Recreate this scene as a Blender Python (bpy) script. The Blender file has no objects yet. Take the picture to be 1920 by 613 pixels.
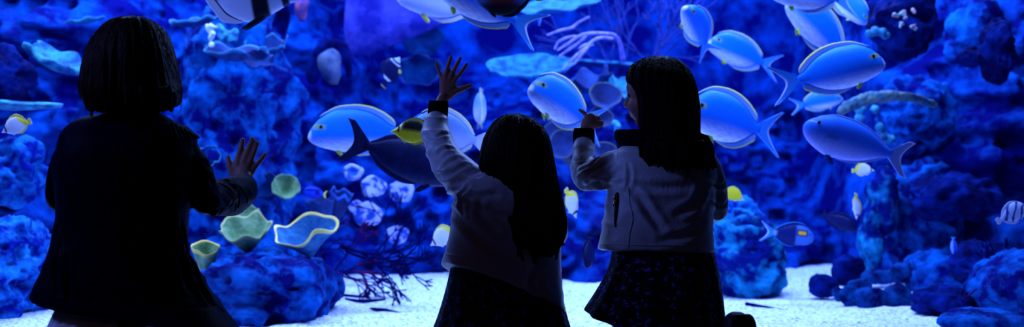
import bpy, bmesh, math, random
import numpy as np
from mathutils import Vector, Matrix
from mathutils.bvhtree import BVHTree

# ------------------------------------------------------------------ basics
FPX, CX, CY, EYE = 2400.0, 960.0, 306.5, 0.56
def P(px, py, Y):
    """pixel of the 1920x613 photograph + distance -> point of the place"""
    return np.array(((px - CX) / FPX * Y, Y, EYE - (py - CY) / FPX * Y))
def S(px, Y): return px / FPX * Y

scn = bpy.context.scene
col = scn.collection
ORG = {}

def tag(o, label=None, cat=None, group=None, kind=None):
    if label: o['label'] = label
    if cat: o['category'] = cat
    if group: o['group'] = group
    if kind: o['kind'] = kind
    return o

def empty(name, loc, label, cat, group=None):
    o = bpy.data.objects.new(name, None)
    col.objects.link(o)
    o.empty_display_size = 0.05
    o.location = Vector(loc)
    ORG[o.name] = np.array(loc, float)
    return tag(o, label, cat, group)

def mk(name, vf, mats, parent=None, smooth=True, midx=None):
    """link ONE mesh object; world coordinates are made local to the parent's origin"""
    v, f = vf
    v = np.asarray(v, float)
    org = ORG[parent.name] if parent is not None else np.zeros(3)
    me = bpy.data.meshes.new(name)
    me.from_pydata((v - org).tolist(), [], [tuple(int(i) for i in q) for q in f])
    me.update()
    if not isinstance(mats, (list, tuple)): mats = [mats]
    for m in mats: me.materials.append(m)
    if midx is not None: me.polygons.foreach_set('material_index', np.asarray(midx, dtype=np.int32))
    if smooth: me.polygons.foreach_set('use_smooth', np.ones(len(me.polygons), dtype=bool))
    o = bpy.data.objects.new(name, me)
    col.objects.link(o)
    if parent is not None:
        o.parent = parent
    ORG[o.name] = org
    return o

def join(*vfs):
    V, Fc, n = [], [], 0
    for v, f in vfs:
        V.append(np.asarray(v, float)); Fc += [tuple(i + n for i in q) for q in f]; n += len(v)
    return np.vstack(V), Fc

# ------------------------------------------------------------------ noise
def _hash(i, j, k, s):
    h = (i * 374761393 + j * 668265263 + k * 2147483647 + s * 1274126177) & 0xffffffff
    h = ((h ^ (h >> 13)) * 1274126177) & 0xffffffff
    return ((h ^ (h >> 16)) & 0xffffff) / float(0xffffff)
def vnoise(p, seed=0):
    p = np.asarray(p, float)
    q = np.floor(p).astype(np.int64); fr = p - q
    u = fr * fr * (3 - 2 * fr)
    r = 0
    for a in (0, 1):
        wa = u[:, 0] if a else 1 - u[:, 0]
        for b in (0, 1):
            wb = u[:, 1] if b else 1 - u[:, 1]
            for c in (0, 1):
                wc = u[:, 2] if c else 1 - u[:, 2]
                r = r + wa * wb * wc * _hash(q[:, 0] + a, q[:, 1] + b, q[:, 2] + c, seed)
    return r
def fbm(p, octv=4, seed=0):
    p = np.asarray(p, float); r, a, t = 0, 1.0, 0
    for o in range(octv):
        r = r + a * vnoise(p * (2.03 ** o) + 17.3 * o, seed + o); t += a; a *= 0.5
    return r / t - 0.5
def sstep(a, b, x):
    t = np.clip((x - a) / (b - a), 0, 1); return t * t * (3 - 2 * t)

# ------------------------------------------------------------------ shapes
def nrm(v):
    v = np.asarray(v, float); return v / (np.linalg.norm(v) + 1e-12)

def loft(rings, cap=True):
    """rings: list of (n,3) arrays -> closed surface"""
    n = len(rings[0]); V = np.vstack(rings); Fc = []
    for i in range(len(rings) - 1):
        for j in range(n):
            k = (j + 1) % n
            Fc.append((i * n + j, i * n + k, (i + 1) * n + k, (i + 1) * n + j))
    if cap:
        c0, c1 = len(V), len(V) + 1
        V = np.vstack([V, rings[0].mean(0), rings[-1].mean(0)])
        m = (len(rings) - 1) * n
        for j in range(n):
            k = (j + 1) % n
            Fc.append((c0, k, j)); Fc.append((c1, m + j, m + k))
    return V, Fc

def smooth_rows(rows, k):
    """catmull-rom resampling of numeric rows"""
    R = np.array(rows, float); n = len(R)
    out = []
    for i in range(n - 1):
        p0, p1, p2, p3 = R[max(i - 1, 0)], R[i], R[i + 1], R[min(i + 2, n - 1)]
        for s in range(k):
            t = s / k
            out.append(0.5 * ((2 * p1) + (p2 - p0) * t + (2 * p0 - 5 * p1 + 4 * p2 - p3) * t * t + (3 * p1 - p0 - 3 * p2 + p3) * t ** 3))
    out.append(R[-1])
    return np.array(out)

def silh(rows, Y, n=40, k=4, sup=2.2, tilt=0.0):
    """stacked elliptical sections. rows: (xl, yl, xr, yr, half depth m, centre offset m)"""
    rows = [tuple(r) + (0.0,) * (6 - len(r)) for r in rows]
    rings = []
    for xl, yl, xr, yr, d, off in smooth_rows(rows, k):
        A, B = P(xl, yl, Y + off), P(xr, yr, Y + off)
        c, ax = (A + B) / 2, (B - A) / 2
        ay = np.array((0, 1.0, tilt)) * max(d, 0.002)
        a = np.linspace(0, 2 * np.pi, n, endpoint=False)
        ca, sa = np.cos(a), np.sin(a)
        ca = np.sign(ca) * np.abs(ca) ** (2 / sup); sa = np.sign(sa) * np.abs(sa) ** (2 / sup)
        rings.append(c + np.outer(ca, ax) + np.outer(sa, ay))
    return loft(rings)

def tube(pts, rad, n=10, k=4, flat=None):
    """tapering round tube with domed ends through world points"""
    R = smooth_rows([tuple(p) + (r,) for p, r in zip(pts, rad)], k) if len(pts) > 2 else np.array([tuple(p) + (r,) for p, r in zip(pts, rad)])
    p, r = R[:, :3], R[:, 3]
    T = np.gradient(p, axis=0); T = T / (np.linalg.norm(T, axis=1)[:, None] + 1e-9)
    up = np.array((0, 1, 0.01)) if abs(T[0][1]) < 0.9 else np.array((1, 0, 0.01))
    u = nrm(np.cross(T[0], up)); rings = []
    a = np.linspace(0, 2 * np.pi, n, endpoint=False)
    def ringat(c, t, u, r):
        w = np.cross(t, u)
        return c + r * (np.outer(np.cos(a), u) + np.outer(np.sin(a), w))
    for q in (0.25, 0.7):
        rings.append(ringat(p[0] - T[0] * r[0] * math.sqrt(1 - q * q) * 0.9, T[0], u, r[0] * q))
    for i in range(len(p)):
        u = nrm(u - T[i] * np.dot(u, T[i]))
        rings.append(ringat(p[i], T[i], u, r[i]))
    for q in (0.7, 0.25):
        rings.append(ringat(p[-1] + T[-1] * r[-1] * math.sqrt(1 - q * q) * 0.9, T[-1], u, r[-1] * q))
    return loft(rings)

def ptube(pxs, n=10, k=4):
    """tube through (px, py, Y, radius px)"""
    return tube([P(a, b, y) for a, b, y, r in pxs], [S(r, y) for a, b, y, r in pxs], n, k)

_ico = {}
def ico(sub):
    if sub not in _ico:
        bm = bmesh.new(); bmesh.ops.create_icosphere(bm, subdivisions=sub, radius=1)
        _ico[sub] = (np.array([v.co[:] for v in bm.verts]), [tuple(v.index for v in f.verts) for f in bm.faces]); bm.free()
    return _ico[sub]
def ell(c, ax, ay, az, sub=3):
    v, f = ico(sub)
    return np.asarray(c) + v @ np.array([ax, ay, az], float), f
def ellr(c, rx, ry, rz, sub=3): return ell(c, (rx, 0, 0), (0, ry, 0), (0, 0, rz), sub)

def box(x0, x1, y0, y1, z0, z1):
    v = [(x, y, z) for x in (x0, x1) for y in (y0, y1) for z in (z0, z1)]
    return np.array(v, float), [(0, 1, 3, 2), (4, 6, 7, 5), (0, 4, 5, 1), (2, 3, 7, 6), (0, 2, 6, 4), (1, 5, 7, 3)]

def normals(v, f):
    N = np.zeros_like(v)
    for k in (3, 4):
        q = np.array([x for x in f if len(x) == k], dtype=int)
        if len(q) == 0: continue
        nn = np.cross(v[q[:, 1]] - v[q[:, 0]], v[q[:, 2]] - v[q[:, 0]])
        for j in range(k): np.add.at(N, q[:, j], nn)
    return N / (np.linalg.norm(N, axis=1)[:, None] + 1e-12)

def fuse(shapes, voxel, smooth=4):
    """one continuous surface out of overlapping closed shapes"""
    v, f = join(*shapes)
    me = bpy.data.meshes.new('tmp'); me.from_pydata(v.tolist(), [], f); me.update()
    bm = bmesh.new(); bm.from_mesh(me); bmesh.ops.recalc_face_normals(bm, faces=bm.faces); bm.to_mesh(me); bm.free()
    o = bpy.data.objects.new('tmp', me); col.objects.link(o)
    m = o.modifiers.new('r', 'REMESH'); m.mode = 'VOXEL'; m.voxel_size = voxel
    if smooth:
        s = o.modifiers.new('s', 'SMOOTH'); s.factor = 0.5; s.iterations = smooth
    dg = bpy.context.evaluated_depsgraph_get()
    ev = o.evaluated_get(dg); em = ev.to_mesh()
    V = np.empty(len(em.vertices) * 3); em.vertices.foreach_get('co', V); V = V.reshape(-1, 3)
    Fc = [tuple(p.vertices) for p in em.polygons]
    ev.to_mesh_clear()
    bpy.data.objects.remove(o); bpy.data.meshes.remove(me)
    return V, Fc

def push(vf, fn):
    v, f = vf; N = normals(v, f)
    return v + N * fn(v, N)[:, None], f

def hit(vf, px, py, off=0.0):
    """where the line of sight of a pixel meets a surface (for things sewn on it)"""
    v, f = vf
    t = BVHTree.FromPolygons([Vector(x) for x in v], f)
    d = Vector(P(px, py, 1.0)) - Vector((0, 0, EYE))
    r = t.ray_cast(Vector((0, 0, EYE)), d.normalized())
    return np.array(r[0]) + np.array(r[1]) * off if r[0] is not None else None

# ------------------------------------------------------------------ materials
def mat(name, c, c2=None, scale=8, rough=0.6, bump=0.0, bscale=None, spec=0.4, detail=4, lo=0.4, hi=0.6, coord='Object', stretch=(1, 1, 1), sheen=0.0, trans=0.0):
    m = bpy.data.materials.new(name); m.use_nodes = True
    nt = m.node_tree; N, L = nt.nodes, nt.links
    b = N['Principled BSDF']
    b.inputs['Base Color'].default_value = (*c, 1)
    b.inputs['Roughness'].default_value = rough
    b.inputs['Specular IOR Level'].default_value = spec
    if sheen: b.inputs['Sheen Weight'].default_value = sheen; b.inputs['Sheen Roughness'].default_value = 0.35
    tc = N.new('ShaderNodeTexCoord'); mp = N.new('ShaderNodeMapping')
    mp.inputs['Scale'].default_value = stretch
    L.new(tc.outputs[coord], mp.inputs['Vector'])
    m['_'] = 1
    if c2 is not None:
        no = N.new('ShaderNodeTexNoise'); no.inputs['Scale'].default_value = scale; no.inputs['Detail'].default_value = detail
        no.inputs['Roughness'].default_value = 0.6
        r = N.new('ShaderNodeValToRGB')
        r.color_ramp.elements[0].position = lo; r.color_ramp.elements[0].color = (*c, 1)
        r.color_ramp.elements[1].position = hi; r.color_ramp.elements[1].color = (*c2, 1)
        L.new(mp.outputs[0], no.inputs['Vector']); L.new(no.outputs['Fac'], r.inputs[0]); L.new(r.outputs[0], b.inputs['Base Color'])
    if bump:
        no = N.new('ShaderNodeTexNoise'); no.inputs['Scale'].default_value = bscale or scale; no.inputs['Detail'].default_value = 5
        bp = N.new('ShaderNodeBump'); bp.inputs['Strength'].default_value = bump; bp.inputs['Distance'].default_value = 0.01
        L.new(mp.outputs[0], no.inputs['Vector']); L.new(no.outputs['Fac'], bp.inputs['Height']); L.new(bp.outputs[0], b.inputs['Normal'])
    return m
# ------------------------------------------------------------------ camera and render look
cam = bpy.data.cameras.new('camera'); camo = bpy.data.objects.new('camera', cam); col.objects.link(camo)
cam.sensor_width = 36.0; cam.lens = 36.0 * FPX / 1920.0
camo.location = (0, 0, EYE); camo.rotation_euler = (math.radians(90), 0, 0)
cam.clip_start = 0.05; cam.clip_end = 60
cam.dof.use_dof = True; cam.dof.focus_distance = 3.4; cam.dof.aperture_fstop = 2.6
scn.camera = camo
vs = scn.view_settings
scn.display_settings.display_device = 'sRGB'
vs.view_transform = 'Standard'; vs.look = 'None'; vs.gamma = 1.0; vs.use_curve_mapping = False; vs.exposure = 0.0
scn.cycles.transparent_max_bounces = 24
scn.cycles.max_bounces = 8
w = bpy.data.worlds.new('world'); scn.world = w; w.use_nodes = True
w.node_tree.nodes['Background'].inputs[0].default_value = (0, 0, 0, 1)
w.node_tree.nodes['Background'].inputs[1].default_value = 0.0

GY0, GY1 = 3.72, 3.78          # the glass pane
BACK = 8.3
def struct(name, vf, m, smooth=False): return tag(mk(name, vf, m, smooth=smooth), kind='structure')

m_room = mat('dark_room_paint', (0.012, 0.012, 0.016), rough=0.8, bump=0.1, bscale=60)
m_carpet = mat('dark_carpet', (0.01, 0.01, 0.014), (0.018, 0.018, 0.024), scale=120, rough=0.95)
m_back = mat('blue_tank_wall', (0.0, 0.001, 0.12), (0.0, 0.012, 0.32), scale=1.6, rough=0.9, lo=0.3, hi=0.72)
XR = 3.0
struct('floor', box(-XR, XR, -1.6, GY0, -0.06, 0.0), m_carpet)
struct('ceiling', box(-XR, XR, -1.6, GY0, 2.6, 2.7), m_room)
struct('wall_left', box(-XR - 0.1, -XR, -1.6, GY0, 0, 2.6), m_room)
struct('wall_right', box(XR, XR + 0.1, -1.6, GY0, 0, 2.6), m_room)
struct('wall_rear', box(-XR, XR, -1.7, -1.6, 0, 2.6), m_room)
struct('wall_front', join(box(-XR, XR, GY0, GY1 + .04, 1.75, 2.6), box(-XR - .7, -XR + .3, GY0, GY1 + .04, -.06, 2.7), box(XR - .3, XR + .7, GY0, GY1 + .04, -.06, 2.7)), m_room)
TX = 3.7
struct('wall_tank_back', box(-TX, TX, BACK, BACK + .1, -.1, 2.7), m_back)
struct('wall_tank_left', box(-TX - .1, -TX, GY1 + .04, BACK, -.1, 2.7), m_back)
struct('wall_tank_right', box(TX, TX + .1, GY1 + .04, BACK, -.1, 2.7), m_back)
struct('ceiling_tank', box(-TX, TX, GY1 + .04, BACK, 2.7, 2.8), m_back)

# glass pane: clear, with a faint reflection
m_glass = bpy.data.materials.new('clear_pane'); m_glass.use_nodes = True
nt = m_glass.node_tree; nt.nodes.clear()
o_ = nt.nodes.new('ShaderNodeOutputMaterial'); mx = nt.nodes.new('ShaderNodeMixShader'); fr = nt.nodes.new('ShaderNodeFresnel')
tr = nt.nodes.new('ShaderNodeBsdfTransparent'); gl = nt.nodes.new('ShaderNodeBsdfGlossy')
fr.inputs[0].default_value = 1.2; tr.inputs[0].default_value = (0.97, 0.98, 1, 1); gl.inputs['Roughness'].default_value = 0.0
nt.links.new(fr.outputs[0], mx.inputs[0]); nt.links.new(tr.outputs[0], mx.inputs[1]); nt.links.new(gl.outputs[0], mx.inputs[2]); nt.links.new(mx.outputs[0], o_.inputs[0])
struct('window_1', box(-XR + .3, XR - .3, GY0, GY1, 0.0, 1.75), m_glass)

# the water in the tank: faint blue haze
m_water = bpy.data.materials.new('tank_water'); m_water.use_nodes = True
nt = m_water.node_tree; nt.nodes.clear()
o_ = nt.nodes.new('ShaderNodeOutputMaterial'); ad = nt.nodes.new('ShaderNodeAddShader')
va = nt.nodes.new('ShaderNodeVolumeAbsorption'); vsn = nt.nodes.new('ShaderNodeVolumeScatter')
va.inputs['Color'].default_value = (0.20, 0.48, 0.94, 1); va.inputs['Density'].default_value = 0.16
vsn.inputs['Color'].default_value = (0.0, 0.02, 1.0, 1); vsn.inputs['Density'].default_value = 0.006
nt.links.new(va.outputs[0], ad.inputs[0]); nt.links.new(vsn.outputs[0], ad.inputs[1]); nt.links.new(ad.outputs[0], o_.inputs['Volume'])
struct('water', box(-TX + .01, TX - .01, GY1 + .005, BACK - .01, -0.08, 2.45), m_water)

# sand bed
def sand():
    nx, ny = 220, 150
    xs = np.linspace(-TX + .02, TX - .02, nx); ys = GY1 + .01 + (BACK - GY1 - .03) * np.linspace(0, 1, ny) ** 1.5
    X, Y = np.meshgrid(xs, ys); p = np.stack([X.ravel(), Y.ravel(), 0 * X.ravel()], 1)
    z = 0.05 * fbm(p * 1.3, 2, 3) + 0.022 * fbm(p * (9, 14, 1), 3, 4) + 0.012 * fbm(p * 34, 2, 5)
    v = np.stack([p[:, 0], p[:, 1], z], 1)
    f = [(j * nx + i, j * nx + i + 1, (j + 1) * nx + i + 1, (j + 1) * nx + i) for j in range(ny - 1) for i in range(nx - 1)]
    return v, f
m_sand = mat('coral_sand', (0.22, 0.36, 0.78), (0.95, 0.96, 0.97), scale=75, rough=0.95, bump=1.0, bscale=60, lo=0.37, hi=0.50, spec=0.1)
tag(mk('sand_bed', sand(), m_sand), 'bright white coral sand over the bottom of the tank', 'sand', kind='structure')

# ------------------------------------------------------------------ lamps
WHITE = (0.34, 0.50, 1.0)
def area(name, loc, rot, sx, sy, power, c):
    l = bpy.data.lights.new(name, 'AREA'); l.shape = 'RECTANGLE'; l.size = sx; l.size_y = sy; l.energy = power; l.color = c
    o = bpy.data.objects.new(name, l); col.objects.link(o); o.location = loc; o.rotation_euler = [math.radians(a) for a in rot]; return o
K = 0.80
area('tank_lamp', (-1.6, 4.3, 2.35), (22, 0, 0), 2.2, 0.35, 150 * K, WHITE)
area('tank_lamp', (0.8, 4.3, 2.35), (22, 0, 0), 1.6, 0.35, 140 * K, WHITE)
area('tank_lamp', (-1.6, 6.2, 2.35), (8, 0, 0), 2.2, 0.5, 150 * K, WHITE)
area('tank_lamp', (1.1, 6.2, 2.35), (8, 0, 0), 1.8, 0.4, 175 * K, WHITE)
area('tank_lamp', (0.0, 7.7, 2.35), (10, 0, 0), 5.0, 0.3, 45 * K, (0.1, 0.25, 1.0))
# unseen fill lights added on the hall side for the children's backs and hands
hl = area('hall_fill', (-2.6, 2.55, 1.7), (0, 0, 0), 0.4, 0.4, 24.0, (0.13, 0.22, 1.0))
hl.rotation_euler = (Vector((0.1, 3.3, 0.45)) - Vector(hl.location)).to_track_quat('-Z', 'Y').to_euler()
area('hall_fill', (-2.0, 0.2, 2.2), (45, 0, -30), 0.5, 0.5, 0.6, (1.0, 0.34, 0.26))

# ------------------------------------------------------------------ rocks
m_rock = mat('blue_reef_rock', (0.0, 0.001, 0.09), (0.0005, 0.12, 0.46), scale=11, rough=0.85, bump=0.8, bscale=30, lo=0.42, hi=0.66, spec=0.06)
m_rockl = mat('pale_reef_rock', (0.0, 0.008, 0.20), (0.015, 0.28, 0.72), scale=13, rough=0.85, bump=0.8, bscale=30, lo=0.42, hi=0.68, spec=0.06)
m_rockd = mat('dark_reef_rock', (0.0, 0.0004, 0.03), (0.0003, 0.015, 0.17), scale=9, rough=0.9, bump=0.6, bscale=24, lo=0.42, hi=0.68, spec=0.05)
m_rockt = mat('teal_algae_rock', (0.0, 0.008, 0.14), (0.01, 0.32, 0.56), scale=9, rough=0.8, bump=0.8, bscale=26, lo=0.47, hi=0.68, spec=0.06)
m_bank = mat('blue_bank_rock', (0.0, 0.001, 0.085), (0.0005, 0.085, 0.44), scale=4.6, rough=0.9, bump=1.0, bscale=22, lo=0.44, hi=0.68, spec=0.05, detail=8)
m_cobble = mat('smooth_cobble', (0.0, 0.001, 0.05), (0.001, 0.06, 0.24), scale=14, rough=0.8, bump=0.8, bscale=30, spec=0.06)

def rock_mesh(c, rx, ry, rz, seed, amp=0.3, freq=2.2, pits=0.05, pitf=16, sub=5, fine=0.03, floor=True, boxy=0.0):
    v, f = ico(sub)
    d = v.copy()
    if boxy: d = d / (np.abs(d) ** 4).sum(1)[:, None] ** (0.25 * boxy)
    sc = np.array((rx, ry, rz)); p = d * sc; m = min(rx, ry, rz)
    size = (rx * ry * rz) ** (1 / 3)
    off = amp * size * 1.6 * fbm(p / size * freq * .6 + seed, 3, seed) + amp * size * .5 * fbm(p / size * freq * 2.4 + seed, 3, seed + 9)
    if pits: off = off - pits * sstep(.56, .78, vnoise(p * pitf + seed, seed + 5)) + pits * .5 * sstep(.55, .8, vnoise(p * pitf * .8 + 40, seed + 6)) - pits * .5 * sstep(.6, .8, vnoise(p * pitf * 2.2 + 11, seed + 7))
    off = off + fine * fbm(p * 28, 3, seed + 3)
    q = np.asarray(c) + p + d * off[:, None]
    if floor: q[:, 2] = np.maximum(q[:, 2], -0.05)
    return q, f
def rock(name, label, px, py, Y, wpx, hpx, dm, seed, m, group=None, cat='rock', **k):
    """px,py centre; wpx,hpx half sizes in pixels; dm half depth in metres"""
    c = P(px, py, Y)
    o = mk(name, rock_mesh(c, S(wpx, Y), dm, S(hpx, Y), seed, **k), m)
    return tag(o, label, cat, group)

# the reef bank along the back of the tank
def reef_bank():
    px = np.array((-250, 0, 300, 560, 620, 700, 830, 900, 1000, 1150, 1330, 1440, 1560, 1640, 1700, 1920, 2200.))
    yb = np.array((5.3, 5.5, 6.3, 6.5, 6.5, 6.5, 6.4, 6.0, 5.75, 5.75, 6.3, 7.1, 7.2, 6.6, 6.2, 5.7, 5.3))
    zt = np.array((4.2, 3.6, 3.4, 2.4, 2.0, 1.3, 1.15, 1.15, 1.15, 1.1, 1.05, 1.0, 1.15, 2.2, 3.6, 4.5, 5.0))
    xs_c = (px - CX) / FPX * yb
    nx, nz = 520, 190
    xs = np.linspace(-TX + .03, TX - .03, nx); zs = np.linspace(-.06, 2.55, nz)
    X, Z = np.meshgrid(xs, zs); x, z = X.ravel(), Z.ravel()
    p = np.stack([x, 0 * x, z], 1)
    wob = .25 * fbm(p * 1.1, 3, 70)
    B = np.interp(x + wob, xs_c, yb); T = np.interp(x + wob * 2, xs_c, zt) * (1 + .5 * fbm(p * 1.7, 2, 71))
    u = np.clip(z / T, 0, 1.0)
    y = B + (BACK - .02 - B) * u ** 1.25
    am = 1 - sstep(.85, 1.0, u)
    lump = .75 * fbm(p * 1.6 + 3, 3, 72) + .22 * fbm(p * 5.5, 3, 73)
    pit = .20 * sstep(.52, .68, vnoise(p * 5.2 + 8, 74)) + .09 * sstep(.52, .68, vnoise(p * 12, 75)) + .03 * sstep(.5, .7, vnoise(p * 25, 77))
    ridge = -.10 * (1 - np.abs(2 * vnoise(p * (2.4, 1, 4.5) + 5, 76) - 1)) ** 3
    y = y - am * (lump - pit + ridge * -1 * .6)
    y = np.minimum(y, BACK - .015)
    v = np.stack([x, y, z], 1)
    f = [(j * nx + i, j * nx + i + 1, (j + 1) * nx + i + 1, (j + 1) * nx + i) for j in range(nz - 1) for i in range(nx - 1)]
    # close it against the tank wall
    n = len(v); b = v.copy(); b[:, 1] = BACK - .005
    rim = [i for i in range(nx)] + [j * nx + nx - 1 for j in range(1, nz)] + [(nz - 1) * nx + i for i in range(nx - 2, -1, -1)] + [j * nx for j in range(nz - 2, 0, -1)]
    bv = b[rim]; m = len(rim)
    f += [(rim[k], n + k, n + (k + 1) % m, rim[(k + 1) % m]) for k in range(m)]
    f.append(tuple(n + k for k in range(m)))
    return np.vstack([v, bv]), f
tag(mk('reef_bank', reef_bank(), m_bank), 'continuous blue reef bank rising along the back of the tank', 'reef', kind='structure')
# left
rock('reef_rock', 'tall pitted reef pillar beside the bob-haired girl', 440, 300, 5.9, 120, 340, .34, 11, m_rock, 'reef pillars', cat='rock', amp=.22, freq=2.6, pits=.055, pitf=13, sub=6)
rock('reef_rock', 'pitted blue rock lying under the cup corals', 500, 545, 4.75, 122, 70, .32, 13, m_rock, amp=.2, pits=.05, pitf=12, sub=6, boxy=.6)
rock('reef_rock', 'rounded rock behind the two big cup corals', 470, 478, 5.5, 100, 62, .22, 14, m_rock, amp=.22, pits=.05, pitf=12)
rock('reef_rock', 'light blue knobbly rock at the lower left edge', 10, 500, 4.7, 92, 100, .3, 15, m_rockl, amp=.2, pits=.045, pitf=16, sub=6)
rock('reef_rock', 'pitted rock below the butterflyfish at the left edge', 12, 320, 5.1, 62, 62, .2, 16, m_rockl, amp=.25, pits=.05, pitf=14)
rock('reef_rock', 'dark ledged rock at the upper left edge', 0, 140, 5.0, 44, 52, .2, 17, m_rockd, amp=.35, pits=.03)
# centre slope
# right
rock('reef_rock', 'rounded reef rock beside the pointing girl\'s skirt', 1395, 478, 5.6, 72, 82, .26, 31, m_rockt, amp=.2, pits=.045, pitf=12, sub=6, boxy=.4)
rock('reef_rock', 'pale rock hump beside the pointing girl\'s elbow', 1385, 405, 6.2, 45, 40, .2, 32, m_rockl, amp=.25, pits=.05)
rock('reef_rock', 'leaning teal rock column above the cobbles', 1655, 375, 5.9, 26, 68, .12, 33, m_rockt, amp=.3, pits=.03, pitf=10)
rock('reef_rock', 'slim teal rock column rising from the cobbles', 1632, 455, 5.85, 20, 70, .1, 34, m_rockt, amp=.3, pits=.03, pitf=10)
rock('reef_rock', 'dark blue rock wall beside the teal column', 1730, 430, 6.1, 75, 130, .3, 35, m_rock, amp=.25, pits=.05)
rock('reef_rock', 'lit pitted rock face above the tube sponge', 1720, 225, 6.3, 75, 85, .25, 36, m_rock, amp=.25, pits=.06, pitf=10, sub=6)
rock('reef_rock', 'blue rock panel near the upper right corner', 1830, 90, 6.15, 55, 90, .12, 38, m_rock, amp=.3, pits=.06, pitf=8)
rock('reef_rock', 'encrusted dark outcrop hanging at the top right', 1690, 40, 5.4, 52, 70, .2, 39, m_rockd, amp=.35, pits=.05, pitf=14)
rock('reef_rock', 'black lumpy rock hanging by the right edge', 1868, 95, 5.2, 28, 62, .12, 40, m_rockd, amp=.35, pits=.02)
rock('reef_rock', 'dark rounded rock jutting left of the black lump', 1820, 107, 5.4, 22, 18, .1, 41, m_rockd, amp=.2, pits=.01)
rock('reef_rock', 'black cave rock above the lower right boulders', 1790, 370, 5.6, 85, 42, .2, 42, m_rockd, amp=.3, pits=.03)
rock('reef_rock', 'broad blue boulder in the lower right corner', 1910, 545, 4.7, 80, 75, .25, 43, m_rock, amp=.2, pits=.03)
rock('reef_rock', 'smooth blue boulder among the lower right rocks', 1775, 515, 5.6, 72, 55, .22, 44, m_rock, amp=.2, pits=.02)
rock('reef_rock', 'low blue boulder at the front of the lower right rocks', 1772, 565, 4.85, 62, 30, .15, 45, m_rockd, amp=.2, pits=.02)
rock('reef_rock', 'blue hump of rock at the bottom right edge', 1850, 602, 4.2, 95, 26, .12, 46, m_rock, amp=.15, pits=.015)
rock('reef_rock', 'pitted boulder left of the zebra-banded fish', 1845, 500, 5.1, 58, 50, .16, 47, m_rockd, amp=.25, pits=.03)
CB = [('dark square cobble standing alone on the sand', 1546, 537, 5.35, 24, 20, 1, m_rockd), ('largest dark cobble at the back of the pile', 1591, 508, 5.75, 26, 26, 2, m_rockd),
      ('small cobble wedged beside the square one', 1572, 549, 5.25, 9, 12, 3, m_cobble), ('pale-topped oval cobble under the teal column', 1645, 520, 5.5, 25, 13, 4, m_cobble),
      ('front cobble at the left end of the pile', 1593, 556, 5.12, 15, 19, 5, m_cobble), ('wide cobble at the front of the pile', 1633, 562, 5.08, 25, 22, 6, m_cobble),
      ('round cobble at the right end of the pile', 1682, 560, 5.1, 24, 24, 7, m_cobble), ('smooth cobble high at the back right of the pile', 1692, 512, 5.6, 22, 18, 8, m_cobble),
      ('middle cobble between the wide one and the oval one', 1612, 536, 5.35, 18, 13, 9, m_cobble)]
for lab, px, py, Y, a, b, sd, mm in CB:
    rock('cobble', lab, px, py, Y, a * 1.18, b * 1.12, S(a, Y) * .8, 60 + sd, mm, 'cobbles piled on the sand', amp=.2, pits=.006, pitf=26, sub=5, fine=.02, boxy=.55)
# ------------------------------------------------------------------ the three children
m_skin = mat('skin', (0.36, 0.14, 0.10), (0.42, 0.17, 0.12), scale=30, rough=0.55, spec=0.35)
m_eye = mat('dark_eye', (0.05, 0.03, 0.02), rough=0.25)
m_coat = mat('blue_black_coat_cloth', (0.0004, 0.0006, 0.006), (0.0008, 0.0013, 0.013), scale=60, rough=0.5, bump=0.15, bscale=140, spec=0.012)
m_coatpl = mat('black_quilted_lining', (0.004, 0.004, 0.006), rough=0.6, spec=0.3)
m_jack = mat('white_jacket_cloth', (0.58, 0.60, 0.66), (0.66, 0.67, 0.72), scale=90, rough=0.45, bump=0.12, bscale=200, spec=0.5, sheen=0.4)
m_knit = mat('black_rib_knit', (0.006, 0.006, 0.008), (0.012, 0.012, 0.014), scale=100, rough=0.95, bump=0.6, bscale=200, stretch=(1, 1, .1), spec=0.1)
m_rubber = mat('dark_shoe_rubber', (0.012, 0.010, 0.012), rough=0.6, bump=0.3, bscale=120)
m_metal = bpy.data.materials.new('copper_zip'); m_metal.use_nodes = True
b_ = m_metal.node_tree.nodes['Principled BSDF']; b_.inputs['Base Color'].default_value = (0.95, 0.45, 0.22, 1); b_.inputs['Metallic'].default_value = 1; b_.inputs['Roughness'].default_value = 0.25
m_blackzip = mat('black_zip_tape', (0.008, 0.006, 0.006), rough=0.6)

def hair_mat(name, c, c2):
    return mat(name, c, c2, scale=60, rough=0.42, bump=0.9, bscale=170, stretch=(1, 1, .06), spec=0.04)
m_hair1 = hair_mat('dark_auburn_hair', (0.010, 0.004, 0.003), (0.030, 0.009, 0.006))
m_hair2 = hair_mat('near_black_hair', (0.006, 0.004, 0.003), (0.012, 0.007, 0.005))

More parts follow.
